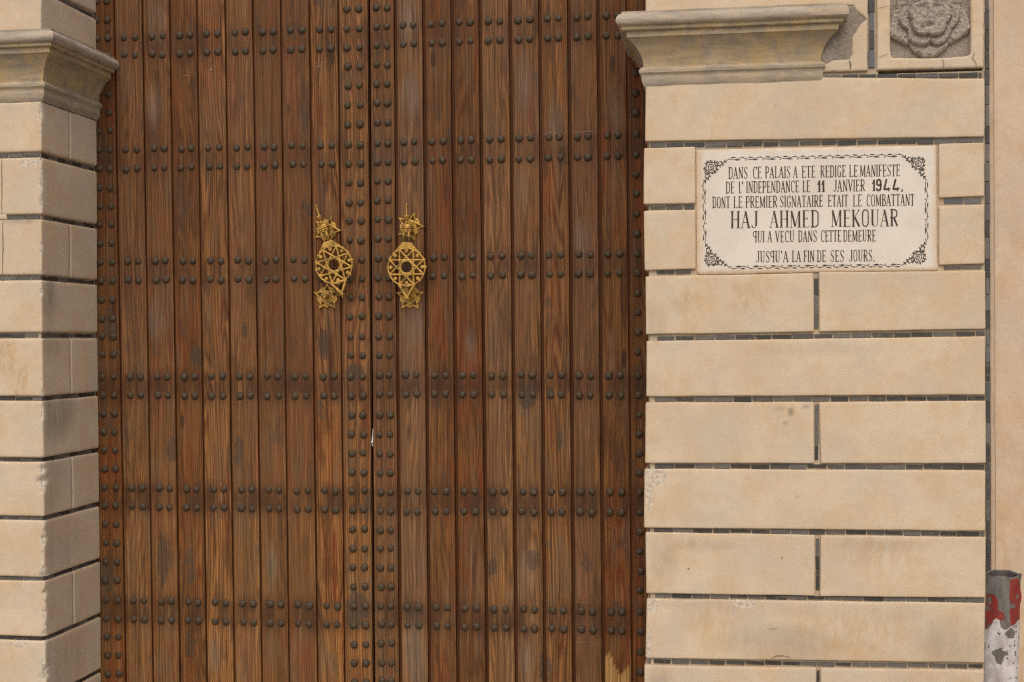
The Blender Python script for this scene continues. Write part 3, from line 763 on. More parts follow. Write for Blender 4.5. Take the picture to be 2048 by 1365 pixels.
# ------------------------------------------------------------------ plain wall at the right
def far_wall():
    X0 = W(1990, 690).x; X1 = X0 + 3.0
    root = empty('plaster_wall', (X0 + 0.4, 0, 0), 'plain pinkish cream plastered wall right of the tiled joint, behind the painted post', 'wall')
    rs = []
    xs = list(np.linspace(X0, X0 + 0.35, 50)) + list(np.linspace(X0 + 0.45, X1, 12)); zs = np.linspace(0, 3.6, 140)
    V = []; w = []; dd = []
    for z in zs:
        for i, x in enumerate(xs):
            e = 0.0025 if i == 0 else 0.0
            V.append((x + (0.0012 * nz(z * 7, 0, 2) if i == 0 else 0), -0.004 + e - 0.0012 * nz(x * 5, z * 5, 21) - 0.0004 * nz(x * 28, z * 28, 22), z)); w.append(0); dd.append(0.10 * max(0.0, nz(x * 7, z * 5, 33)))
            rs.append(min(0.9, max(0.0, 0.25 + (1.35 - z) * 1.2) * (0.6 + nz(x * 6, z * 4, 12))))
    n = len(xs); m = len(zs)
    F = [(j * n + i, j * n + i + 1, (j + 1) * n + i + 1, (j + 1) * n + i) for j in range(m - 1) for i in range(n - 1)]
    k = len(V)
    for z in zs: V.append((X0 + 0.0012 * nz(z * 7, 0, 2), 0.02, z)); w.append(0); dd.append(0); rs.append(0)
    F += [(k + j, j * n, (j + 1) * n, k + j + 1) for j in range(m - 1)]
    part('render_coat', V, F, M_WALL, root, attrs={'wear': w, 'dirt': dd, 'rust': rs}, sharp=50)
    Xa, Xb = W(1981, 690).x, X0 + 0.004
    V = []; w = []
    for z in zs:
        for x, y in ((Xa + 0.0006 * nz(z * 20, 3, 1), 0.02), (Xa + 0.0006 * nz(z * 20, 3, 1), 0.0045), (Xa + 0.003, 0.002), ((Xa + Xb) / 2, 0.0012 + 0.001 * nz(z * 12, 1, 1)), (Xb, 0.003)):
            V.append((x, y, z))
    F = [(j * 5 + i, j * 5 + i + 1, (j + 1) * 5 + i + 1, (j + 1) * 5 + i) for j in range(m - 1) for i in range(4)]
    part('edge_fillet', V, F, M_WALL, root, attrs={'wear': [0] * len(V), 'dirt': [0.3] * len(V)}, sharp=50)
far_wall()

# ------------------------------------------------------------------ door
YF = DY                                             # face of the boards
LT = [165, 229.5, 285.6, 340, 394.4, 451, 506, 562, 619, 676.5, 736.3]
LB = [180, 248, 302.5, 356.4, 410.4, 465.8, 520.8, 575.5, 632.5, 687, 744.3]
RT = [740.5, 788.6, 845.7, 902.4, 958.5, 1018.7, 1077.6, 1135.8, 1194.5, 1252.7, 1335]
RBt = [748.3, 797, 855, 912, 970, 1028.6, 1086, 1144, 1203, 1262, 1345]
def edgeline(xt, xb):
    a, b_ = W(xt, 150, YF), W(xb, 1208, YF)
    return lambda z: a.x + (b_.x - a.x) * (z - a.z) / (b_.z - a.z)
ROWS_L = [(250, 74.7, 660, 58.6), (250, 111.4, 662, 97), (251, 300, 640, 291.5), (252, 337.5, 655, 328.5), (257, 523, 588, 520.4), (257, 561, 589, 558.5), (259, 753, 668, 753.5), (260, 791.3, 670, 792),
          (262, 976, 672, 983), (262, 1013, 672, 1020), (266, 1201, 650, 1211.8), (266, 1238.6, 673, 1249.6)]
ROWS_R = [(807, 51.6, 1211.6, 32), (807, 89, 1211, 71.4), (808, 285, 1238, 271), (808, 324, 1243, 312), (867, 515, 1242, 508), (867, 553, 1242, 547), (811, 750, 1243, 751.4), (812, 788, 1244, 790.5),
          (817, 983, 1240, 984.5), (817, 1023, 1242, 1025), (815, 1213, 1246, 1224), (816, 1250, 1247, 1262)]
def rowZ(row, X):
    a, b_ = W(row[0], row[1], YF), W(row[2], row[3], YF)
    return a.z + (b_.z - a.z) * (X - a.x) / (b_.x - a.x)

STAINS = [(*(lambda p: (p.x, p.z))(W(x, y, DY)), rx * 0.00164, ry * 0.00164, a) for x, y, rx, ry, a in (
    (1055, 795, 26, 40, 1), (1100, 785, 14, 22, .8), (1066, 1120, 24, 28, 1), (985, 1135, 22, 40, .7), (395, 715, 26, 40, .8), (345, 900, 20, 45, .9), (325, 1120, 20, 90, .8), (380, 1130, 22, 80, .6), (712, 1222, 34, 60, 1),
    (710, 745, 32, 30, .9), (648, 690, 22, 45, .8), (610, 235, 24, 60, .6), (590, 60, 30, 60, .5), (735, 1010, 20, 50, .6), (220, 650, 25, 60, .8), (215, 1150, 30, 70, .8), (490, 660, 16, 30, .7), (1120, 880, 10, 40, .8),
    (480, 905, 22, 60, .6), (545, 1130, 26, 50, .5), (640, 815, 20, 40, .6), (1090, 1330, 26, 60, .6), (1170, 1130, 20, 45, .5), (1230, 1210, 30, 30, .5), (610, 420, 22, 40, .6), (380, 1290, 24, 70, .5))]
PALES = [(*(lambda p: (p.x, p.z))(W(x, y, DY)), rx * 0.00164, ry * 0.00164, a) for x, y, rx, ry, a in (
    (820, 195, 30, 60, 1), (815, 40, 26, 60, .8), (312, 640, 26, 60, .9), (308, 210, 28, 60, .7), (315, 40, 28, 70, .6), (1045, 170, 20, 80, .7), (1165, 480, 24, 60, .8), (1110, 250, 26, 60, .5), (1140, 130, 14, 60, .7), (1230, 220, 24, 90, .5),
    (1040, 395, 22, 90, .7), (940, 700, 18, 60, .5), (830, 1300, 28, 90, .7), (830, 650, 26, 60, .7), (1050, 1150, 26, 70, .6), (1050, 1330, 26, 60, .7), (545, 1130, 20, 60, .5), (430, 1310, 26, 60, .5))]
def boards(name, parent, edges, pid0, mat, ledge, ldep, rows, zt=3.55, zb=0.03, patch=None, gapdep=0.012, flat=()):
    NZ = 260; zs = np.linspace(zb, zt, NZ)
    b = B(); pid = []; bare = []; band = []; pat = []; uv = []; stn = []; pal = []
    for k in range(len(edges) - 1):
        eL, eR = edges[k], edges[k + 1]
        prof = [(0, 0.0007, gapdep, 1), (0, 0.0009, ldep + 0.0006, 1), (0, 0.0016, ldep, 1), (0, ledge - 0.0012, ldep - 0.0006, 1), (0, ledge - 0.0002, 0.0018, 0.7), (0, ledge + 0.0014, 0.0004, 0.1)]
        if k in flat: prof = [(0, 0.0007, gapdep, 1), (0, 0.0009, 0.002, 0.6), (0, 0.0022, 0.0003, 0)]
        mids = [(2, t, 0.0, 0) for t in np.linspace(0.15, 0.85, 8)]
        end = [(1, -0.0026, 0.0003, 0), (1, -0.0011, 0.0016, 0.3), (1, -0.0007, gapdep, 1)]
        pr = prof + mids + end; n = len(pr); n0 = len(b.V)
        lev = 0.0012 * random.uniform(-1, 1)
        for z in zs:
            xl, xr = eL(z), eR(z)
            wl = 0.0004 * nz(z * 6, pid0 + k, 1); wr = 0.0004 * nz(z * 6, pid0 + k, 4)
            for (m, o, dp, br) in pr:
                X = xl + o + wl if m == 0 else (xr + o + wr if m == 1 else xl + ledge + (xr - xl - ledge) * o)
                d = dp + (lev + 0.0007 * nz(z * 1.5, X * 12, pid0 + k) if dp < 0.009 else 0)
                if m == 2: d -= 0.0006 * (1 - (2 * o - 1) ** 2)
                pv = 0.0
                if patch and k == patch:
                    w_ = (X - xl) / (xr - xl); ztop = PATCH(w_) + 0.004 * nz(X * 120, z * 60, 5)
                    if m != 1 and w_ > 0.1 and z < ztop: pv = 1.0; d += 0.002
                b.V.append(Vector((X, YF + d, z)))
                stn.append(marks(STAINS, X, z)); pal.append(marks(PALES, X, z)); uv.append((X - xl, z)); pid.append(pid0 + k); bare.append(br); pat.append(pv)
                bd = 0.0
                for r_ in range(0, 12, 2):
                    if r_ < len(rows):
                        c = (rowZ(rows[r_], X) + rowZ(rows[r_ + 1], X)) / 2
                        bd = max(bd, (0.4, 0.4, 0.45, 0.75, 1.0, 1.0)[r_ // 2] * (1 - abs(z - c) / 0.075))
                band.append(max(0, min(1, bd * 1.6)))
        for j in range(NZ - 1):
            for i in range(n - 1):
                b.F.append((n0 + j * n + i, n0 + j * n + i + 1, n0 + (j + 1) * n + i + 1, n0 + (j + 1) * n + i))
    return part(name, b.V, b.F, mat, parent, attrs={'pid': pid, 'bare': bare, 'band': band, 'patch': pat, 'stain': stn, 'pale': pal}, uvs=uv, sharp=35)

PW = [(0.1, 1318), (0.14, 1312), (0.27, 1311), (0.36, 1322), (0.42, 1334), (0.52, 1345), (0.62, 1349), (0.72, 1343), (0.84, 1334), (0.93, 1331), (1.0, 1336)]
PWZ = [W(1230, y, YF).z for _, y in PW]
def PATCH(w): return float(np.interp(w, [p[0] for p in PW], PWZ))

leafL = empty('door_leaf', (W(470, 690, YF).x, YF, 0), 'left leaf of the studded brown door, its brass knocker hanging aslant', 'door leaf', 'leaves of the studded double door')
leafR = empty('door_leaf', (W(1010, 690, YF).x, YF, 0), 'right leaf of the studded brown door, its brass knocker hanging upright', 'door leaf', 'leaves of the studded double door')
EL = [edgeline(a, c) for a, c in zip(LT, LB)]; ER = [edgeline(a, c) for a, c in zip(RT, RBt)]
boards('plank_panel', leafL, EL[1:10], 1, M_WOOD_L, 0.0052, 0.0034, ROWS_L)
boards('hinge_stile', leafL, EL[0:2], 21, M_WOOD_L, 0.004, 0.002, ROWS_L, flat=(0,))
boards('meeting_stile', leafL, EL[9:11], 31, M_WOOD_L, 0.0045, 0.003, ROWS_L)
boards('plank_panel', leafR, ER[1:10], 1, M_WOOD_R, 0.0098, 0.0066, ROWS_R, patch=7)
boards('hinge_stile', leafR, ER[9:11], 21, M_WOOD_R, 0.005, 0.004, ROWS_R)
boards('meeting_stile', leafR, ER[0:2], 31, M_WOOD_R, 0.004, 0.002, ROWS_R, flat=(0,))
def frame_rails():
    for leaf, xa, xb in ((leafL, EL[0], EL[10]), (leafR, ER[0], ER[10])):
        b = B(); z0, z1 = 0.03, 3.55
        V = [Vector((xa(z0) , YF + 0.0125, z0)), Vector((xb(z0), YF + 0.0125, z0)), Vector((xb(z1), YF + 0.0125, z1)), Vector((xa(z1), YF + 0.0125, z1))]
        V += [v + Vector((0, 0.05, 0)) for v in V]
        F = [(0, 1, 2, 3), (1, 5, 6, 2), (0, 3, 7, 4), (3, 2, 6, 7), (4, 7, 6, 5), (0, 4, 5, 1)]
        n = 8
        part('backing_board', V, F, M_WOOD_L, leaf, smooth=False, attrs={'pid': [60] * n, 'bare': [0.2] * n, 'band': [1] * n, 'patch': [0] * n}, uvs=[(v.x, v.z) for v in V])
    # dark wood strip added behind the gap so that it stays dark
    b = B(); z0, z1 = 0.03, 3.55
    V = [Vector((EL[10](z) + o, YF + y, z)) for z in (z0, z1) for o, y in ((-0.03, 0.066), (0.05, 0.066), (0.05, 0.09), (-0.03, 0.09))]
    F = [(0, 1, 5, 4), (1, 2, 6, 5), (2, 3, 7, 6), (3, 0, 4, 7)]
    part('gap_backing', V, F, M_WOOD_L, leafL, smooth=False, attrs={'pid': [61] * 8, 'bare': [0] * 8, 'band': [1] * 8, 'patch': [0] * 8}, uvs=[(v.x, v.z) for v in V])
frame_rails()

# studs
def stud_shape(seed):
    V = []; F = []; sg = 16
    rad, hgt = 0.0129, 0.0080
    prof = [(1.0, -0.001), (1.0, 0.0006), (0.97, 0.0022), (0.88, 0.0044), (0.74, 0.0063), (0.55, 0.0077), (0.3, 0.0086), (0.12, 0.0089)]
    for j, (r_, h) in enumerate(prof):
        for i in range(sg):
            q = 2 * math.pi * i / sg
            k = 1 + 0.05 * nz(math.cos(q) * 1.5, math.sin(q) * 1.5, seed * 5 + j * 0.15)
            hh = h * (1 + 0.10 * nz(math.cos(q) * r_ * 2, math.sin(q) * r_ * 2, seed * 9))
            V.append(Vector((math.cos(q) * rad * r_ * k, -hh, math.sin(q) * rad * r_ * k)))
    for j in range(len(prof) - 1):
        for i in range(sg):
            i2 = (i + 1) % sg
            F.append((j * sg + i, j * sg + i2, (j + 1) * sg + i2, (j + 1) * sg + i))
    F.append(tuple((len(prof) - 1) * sg + i for i in range(sg)))
    return V, F
SHAPES = [stud_shape(s) for s in range(6)]
SMESH = [mesh('stud', V, F, M_IRON) for V, F in SHAPES]

YC_L = [19, 58, 95.7, 133.4, 171.4, 211, 249, 290, 328, 366.5, 405.6, 443, 481.6, 520, 557.6, 595, 633.6, 674, 711, 754, 792, 831, 868.6, 907.5, 945, 982, 1020, 1058.5, 1098, 1135, 1173, 1213, 1251, 1289, 1326.5, 1363, 1402]
YC_R = [15.8, 54, 91.6, 130, 169, 206.6, 245, 287.5, 324.5, 362.5, 401, 439.5, 478, 516.8, 555.8, 594, 632.7, 673.6, 711, 750.5, 789, 830.8, 868.6, 908, 946, 984.5, 1023, 1061, 1098, 1136, 1174, 1212.7, 1249.6, 1287, 1326.5, 1362, 1400]
YE_L = [-35, 3.3, 40, 77, 113, 151, 189, 225.7, 262.6, 300, 337.7, 375, 413, 450, 487, 525, 562.5, 600, 638, 672.7, 709, 753.6, 791, 827.7, 864, 901, 938, 975, 1011.5, 1048.7, 1086, 1124, 1160.6, 1200.4, 1237.7, 1274.3, 1311, 1348, 1386]
YE_R = [-10, 30, 69, 108, 146, 186, 226, 268, 310, 350, 388.5, 427.7, 468, 507.5, 546.6, 586, 625, 664, 704, 751, 790, 829.5, 868.6, 907.7, 947, 986, 1025.5, 1065, 1103, 1142, 1180, 1224, 1263, 1304.6, 1343, 1382]
def lin(xt, yt, xb, yb): return lambda y: xt + (xb - xt) * (y - yt) / (yb - yt)
def stud_points():
    rg = random.Random(5); j = lambda a: rg.gauss(0, a)
    L = []; Rr = []
    for lst, E, rows, fr, out in (('L', EL, ROWS_L, (0.365, 0.745), L), ('R', ER, ROWS_R, (0.315, 0.70), Rr)):
        for ri, row in enumerate(rows):
            for k in range(1, 9):
                for si, f in enumerate(fr):
                    if lst == 'R' and k == 1 and ri in (4, 5): continue
                    if lst == 'L' and k == 8 and (ri == 4 or (ri == 5 and si == 1)): continue
                    zz = 1.6
                    for _ in range(3):
                        X = E[k](zz) + (E[k + 1](zz) - E[k](zz)) * f; zz = rowZ(row, X)
                    out.append((X + j(0.0011), zz + j(0.0012)))
    def colm(out, ys, fx, jit=0.0009):
        for y in ys:
            p = W(fx(y), y, YF); out.append((p.x + j(jit), p.z + j(jit)))
    colm(L, YC_L, lin(693.6, 19, 706, 1098)); colm(L, YC_L, lin(717.6, 19, 729.3, 1098))
    colm(Rr, YC_R, lin(752.7, 16, 761.5, 1098)); colm(Rr, YC_R, lin(773.6, 16, 781.5, 1098))
    colm(L, YE_L, lin(193, 3, 215.5, 1348)); colm(L, YE_L, lin(214.6, 3, 238, 1348))
    colm(Rr, YE_R, lin(1271.5, 188, 1282, 1343))
    return L, Rr
def put_studs():
    rg = random.Random(8)
    for leaf, pts in zip((leafL, leafR), stud_points()):
        pts = sorted(pts, key=lambda p: (Vector((p[0], YF, p[1])) - CAM).length)
        b = B()
        for i, (x, z) in enumerate(pts):
            k = rg.randrange(6); s = rg.uniform(0.90, 1.09); a = rg.uniform(0, 6.28)
            if i < 100:
                o = bpy.data.objects.new('stud', SMESH[k]); COL.objects.link(o); o.parent = leaf
                o.location = Vector((x, YF - 0.0004, z)) - org(leaf); o.scale = (s, s, s); o.rotation_euler = (rg.gauss(0, 0.10), a, rg.gauss(0, 0.10))
            else:
                V, F = SHAPES[k]; n0 = len(b.V); ca, sa = math.cos(a), math.sin(a)
                for v in V: b.V.append(Vector((x + s * (v.x * ca + v.z * sa), YF - 0.0004 + s * v.y, z + s * (v.z * ca - v.x * sa))))
                b.F += [tuple(n0 + q for q in f) for f in F]
        meta(part('studwork', b.V, b.F, M_IRON, leaf), kind='stuff')
put_studs()

# ------------------------------------------------------------------ brass knockers
def star_plate(tiprot, U):
    """five-pointed pierced plate on a lobed disc; U = metres per pixel"""
    tips = [math.radians(tiprot) + 2 * math.pi * k / 5 for k in range(5)]
    def fn(A, C):
        A = A / U; C = C / U
        r, th = np.hypot(A, C), np.arctan2(C, A)
        d = 20.5 * (1 + 0.05 * np.cos(5 * (th - tips[0] - math.pi))) - r
        for t in tips:
            e = (math.cos(t), math.sin(t)); q = (-e[1], e[0])
            tri = [(e[0] * 30.5, e[1] * 30.5), (e[0] * 13 + q[0] * 8, e[1] * 13 + q[1] * 8), (e[0] * 13 - q[0] * 8, e[1] * 13 - q[1] * 8)]
            d = np.maximum(d, poly_sd(tri, A, C))
            ho = [(e[0] * 21, e[1] * 21), (e[0] * 13.5 + q[0] * 2.9, e[1] * 13.5 + q[1] * 2.9), (e[0] * 13.5 - q[0] * 2.9, e[1] * 13.5 - q[1] * 2.9)]
            d = np.minimum(d, -poly_sd(ho, A, C))
        return d * U
    def hf(A, C, d):
        A_ = A / U; C_ = C / U; star = np.full(A.shape, -9.0)
        for t in tips:                                # raised pentagram lines
            t2 = t + 4 * math.pi / 5
            star = np.maximum(star, seg_sd(30 * math.cos(t), 30 * math.sin(t), 30 * math.cos(t2), 30 * math.sin(t2), 2.6, A_, C_))
        rib = np.clip(star / 2.6, 0, 1)
        return 0.003 + 0.003 * np.clip(d / 0.002, 0, 1) + 0.0009 * np.sqrt(rib) + 0.0006 * pnoise(A, C, 300, 2)
    return relief(fn, -33 * U, 33 * U, -33 * U, 33 * U, 0.00095, hf, 0.003)

def pendant_field(U):
    Rv = 36.0
    vs = [(Rv * math.sin(math.radians(22.5 + 45 * k)), Rv * math.cos(math.radians(22.5 + 45 * k))) for k in range(8)]
    def fn(A, C):
        A = A / U; C = C / U
        r = np.hypot(A, C); th = np.arctan2(C, A)
        ro = 38.2
        d = np.minimum(ro - r, r - 34.6)
        for k in range(8):
            a, b_ = vs[k], vs[(k + 3) % 8]
            d = np.maximum(d, seg_sd(*a, *b_, 1.9, A, C))
            t = math.radians(45 * k); c = (math.sin(t), math.cos(t))
            d = np.maximum(d, 3.8 - np.hypot(A - c[0] * 31.2, C - c[1] * 31.0))
            d = np.maximum(d, seg_sd(c[0] * 33, c[1] * 33, c[0] * 37, c[1] * 37, 2.2, A, C))
            d = np.maximum(d, 1.9 - np.hypot(A - c[0] * 38.4, C - c[1] * 38.4))
        d = np.maximum(d, np.minimum(15.6 - r, r - 10.4))
        for s in (-1, 1):
            d = np.maximum(d, seg_sd(s * 8.2, 46.5, s * 35.5, 14.5, 1.7, A, C))
            d = np.maximum(d, seg_sd(s * 15, -34.5, 0, -58, 2.5, A, C))
            d = np.maximum(d, seg_sd(s * 14, -35, s * 4, -33.5, 1.9, A, C))
        trap = [(-8.8, 48.3), (8.8, 48.3), (18, 36), (12, 34), (7, 37), (0, 34), (-7, 37), (-12, 34), (-18, 36)]
        d = np.maximum(d, poly_sd(trap, A, C))
        d = np.maximum(d, 3.6 - np.hypot(A, C - 33.5))
        for t in (0, 72, 144, 216, 288):
            q = math.radians(t - 90)
            d = np.maximum(d, seg_sd(0, -59, 6.2 * math.cos(q), -59 + 6.2 * math.sin(q), 1.0, A, C))
        d = np.maximum(d, 3.8 - np.hypot(A, C + 58.5))
        return d * U
    def hf(A, C, d):
        return 0.0035 + 0.0022 * np.clip(d / (1.1 * U), 0, 1) ** 0.6 + 0.0004 * pnoise(A, C, 350, 2)
    return relief(fn, -42 * U, 42 * U, -67 * U, 50 * U, 0.00085, hf, 0.003)

def sphere(b, c, rx, ry=None, rz=None, n=10):
    ry = ry or rx; rz = rz or rx; n0 = len(b.V); m = n * 2
    for j in range(n + 1):
        p = math.pi * j / n
        for i in range(m):
            q = 2 * math.pi * i / m
            b.V.append(Vector((c[0] + rx * math.sin(p) * math.cos(q), c[1] + ry * math.sin(p) * math.sin(q), c[2] + rz * math.cos(p))))
    for j in range(n):
        for i in range(m):
            b.F.append((n0 + j * m + i, n0 + (j + 1) * m + i, n0 + (j + 1) * m + (i + 1) % m, n0 + j * m + (i + 1) % m))

UD = (W(786, 530, DY) - W(686, 530, DY)).length / 100
UP = (W(786, 530, DY - 0.052) - W(686, 530, DY - 0.052)).length / 100
PEND = None
def knocker(leaf, plate_u, plate_l, pivot, tilt, rots):
    global PEND
    # two pierced plates nailed to the boards
    out = []
    for (cx, cy), rt_ in ((plate_u, rots[0]), (plate_l, rots[1])):
        V, F, d = star_plate(rt_, UD)
        c = W(cx, cy, YF)
        o = part('star_plate', [v + c for v in V], F, M_BRASS, leaf, loc=c, sharp=60); out.append(o)
    # striking knob on the lower plate
    c = W(plate_l[0], plate_l[1], YF)
    b = B()
    b.tube([(c.x, YF - 0.003, c.z), (c.x, YF - 0.008, c.z), (c.x, YF - 0.0105, c.z), (c.x, YF - 0.0105, c.z)], [9.6 * UD, 9.4 * UD, 8.2 * UD, 6.5 * UD], 24)
    b.tube([(c.x, YF - 0.0102, c.z), (c.x, YF - 0.022, c.z), (c.x, YF - 0.033, c.z), (c.x, YF - 0.036, c.z)], [6.0 * UD, 4.2 * UD, 3.8 * UD, 2.6 * UD], 20)
    part('striking_knob', b.V, b.F, M_BRASS, out[1], sharp=40)
    # hanging hammer: bracket, spindle and pierced pendant turn together about the pivot
    pv = W(pivot[0], pivot[1], YF - 0.052)
    b = B(); u = UP
    b.tube([(0, 0.049, 0), (0, 0.02, 0), (0, 0.0, 0)], [6.5 * u, 5.5 * u, 7.0 * u], 16)      # arm from the plate
    sphere(b, (1.2 * u, 0.004, 3.5 * u), 10.5 * u, 8 * u, 6.2 * u)
    for (hw, z0, z1, y) in ((11.5, -0.6, 2.0, 0.0155), (9.0, -3.0, -0.7, 0.0105), (10.2, -5.0, -3.1, 0.0145), (8.6, -8.0, -5.1, 0.010)):
        b.box((1.0 - hw) * u, (1.0 + hw) * u, -y, y, z0 * u, z1 * u)
    for s in (-5.2, 5.2):                                                                     # two lugs
        b.tube([(s * u, -0.004, -7 * u), (s * u, -0.008, -13 * u), (s * u, -0.004, -20 * u), (s * u, 0.002, -25 * u)], [2.6 * u, 2.9 * u, 2.7 * u, 2.2 * u], 10)
    sphere(b, (0, 0, 11.8 * u), 3.4 * u)
    b.tube([(0, 0, 14.5 * u), (0, 0, 16.5 * u), (0, 0, 20 * u), (0, 0, 23.2 * u), (0, 0, 24.6 * u), (0, 0, 25.4 * u)], [2.2 * u, 4.2 * u, 6.6 * u, 8.0 * u, 7.6 * u, 2.9 * u], 18)
    b.tube([(0, 0, 25 * u), (0, 0, 36 * u), (0, 0, 44 * u)], [2.1 * u, 1.7 * u, 1.3 * u], 10)
    sphere(b, (0, 0, 44.0 * u), 2.1 * u)
    sphere(b, (0, 0, 47.0 * u), 1.4 * u, None, 1.9 * u)
    kb = add('door_knocker', mesh('door_knocker', b.V, b.F, M_BRASS), leaf, pv)
    kb.data.set_sharp_from_angle(angle=R(40))
    kb.rotation_euler = (0, R(tilt[0]), 0)
    if PEND is None:
        V, F, d = pendant_field(UP)
        PEND = mesh('pendant', V, F, M_BRASS); PEND.set_sharp_from_angle(angle=R(60))
    pd = bpy.data.objects.new('pendant', PEND); COL.objects.link(pd); pd.parent = kb
    pd.location = (0.5 * u, -0.004, -75.5 * u); pd.rotation_euler = (0, R(tilt[1]), 0)
# rotation about +Y turns the bottom towards +x for negative angles as seen from the front
knocker(leafL, (654.5, 460.8), (655, 594.5), (646, 457.0), (-17.5, 2.5), (-3, 90))
knocker(leafR, (820.8, 453.7), (820.5, 594.5), (813.2, 457.0), (0, 0), (-1, 90))

# ------------------------------------------------------------------ plaque
plaque = empty('wall_plaque', (W(1633, 545).x, 0, W(1633, 545).z), 'rectangular off-white marble plaque with black French inscription and rose-cornered scroll border', 'plaque')
def board():
    rect = [XZ(1392.5, 298.5), XZ(1873, 290.5), XZ(1876, 541.5), XZ(1393.5, 549)]
    fn = lambda A, C: poly_sd(rect, A, C) + 0.0008 * pnoise(A, C, 25, 5.0)
    hf = lambda A, C, d: -0.0045 - 0.003 * np.clip(1 - d / 0.004, 0, 1) ** 2
    V, F, d = relief(fn, rect[0][0] - .006, rect[2][0] + .006, rect[3][1] - .006, rect[1][1] + .006, 0.006, hf, 0.02)
    sm = []
    mid = [XZ(1406, 303), XZ(1866, 296), XZ(1867, 532), XZ(1407, 538)]
    A = np.array([v.x for v in V]); C = np.array([v.z for v in V])
    s = np.clip(0.3 - poly_sd(mid, A, C) / 0.016 + 0.5 * pnoise(A, C, 30, 1), 0, 0.75)
    part('marble_board', V, F, M_MARBLE, plaque, attrs={'smear': list(s)}, sharp=60)
board()

YI = 0.0038
class Ink:
    def __init__(s): s.V = []; s.F = []; s.k = 0
    def ribbon(s, pts, w):
        """pts in pixels, w in pixels (or list)"""
        n = len(pts)
        if n < 2: return
        ws = w if isinstance(w, (list, tuple)) else [w] * n
        s.k += 1; Y = YI - 0.00002 * (s.k % 20); n0 = len(s.V)
        for i in range(n):
            a = pts[max(0, i - 1)]; c = pts[min(n - 1, i + 1)]
            dx, dy = c[0] - a[0], c[1] - a[1]; L = math.hypot(dx, dy) or 1
            nx, ny = -dy / L, dx / L
            s.V.append(W(pts[i][0] + nx * ws[i] / 2, pts[i][1] + ny * ws[i] / 2, Y)); s.V.append(W(pts[i][0] - nx * ws[i] / 2, pts[i][1] - ny * ws[i] / 2, Y))
        for i in range(n - 1):
            s.F.append((n0 + 2 * i, n0 + 2 * i + 1, n0 + 2 * i + 3, n0 + 2 * i + 2))
    def dot(s, x, y, r_, r2=None, ang=0.0):
        s.k += 1; Y = YI - 0.00002 * (s.k % 20); n0 = len(s.V); n = 10; r2 = r2 or r_
        for i in range(n):
            q = 2 * math.pi * i / n; a, c = r_ * math.cos(q), r2 * math.sin(q)
            s.V.append(W(x + a * math.cos(ang) - c * math.sin(ang), y + a * math.sin(ang) + c * math.cos(ang), Y))
        s.F.append(tuple(range(n0, n0 + n)))
    def leaf(s, x0, y0, x1, y1, w):
        m = [(x0 + (x1 - x0) * t, y0 + (y1 - y0) * t) for t in (0, .2, .45, .7, 1)]
        s.ribbon(m, [0.15, w * .8, w, w * .6, 0.1])
    def done(s, name): return part(name, s.V, s.F, M_INK, plaque, smooth=False)

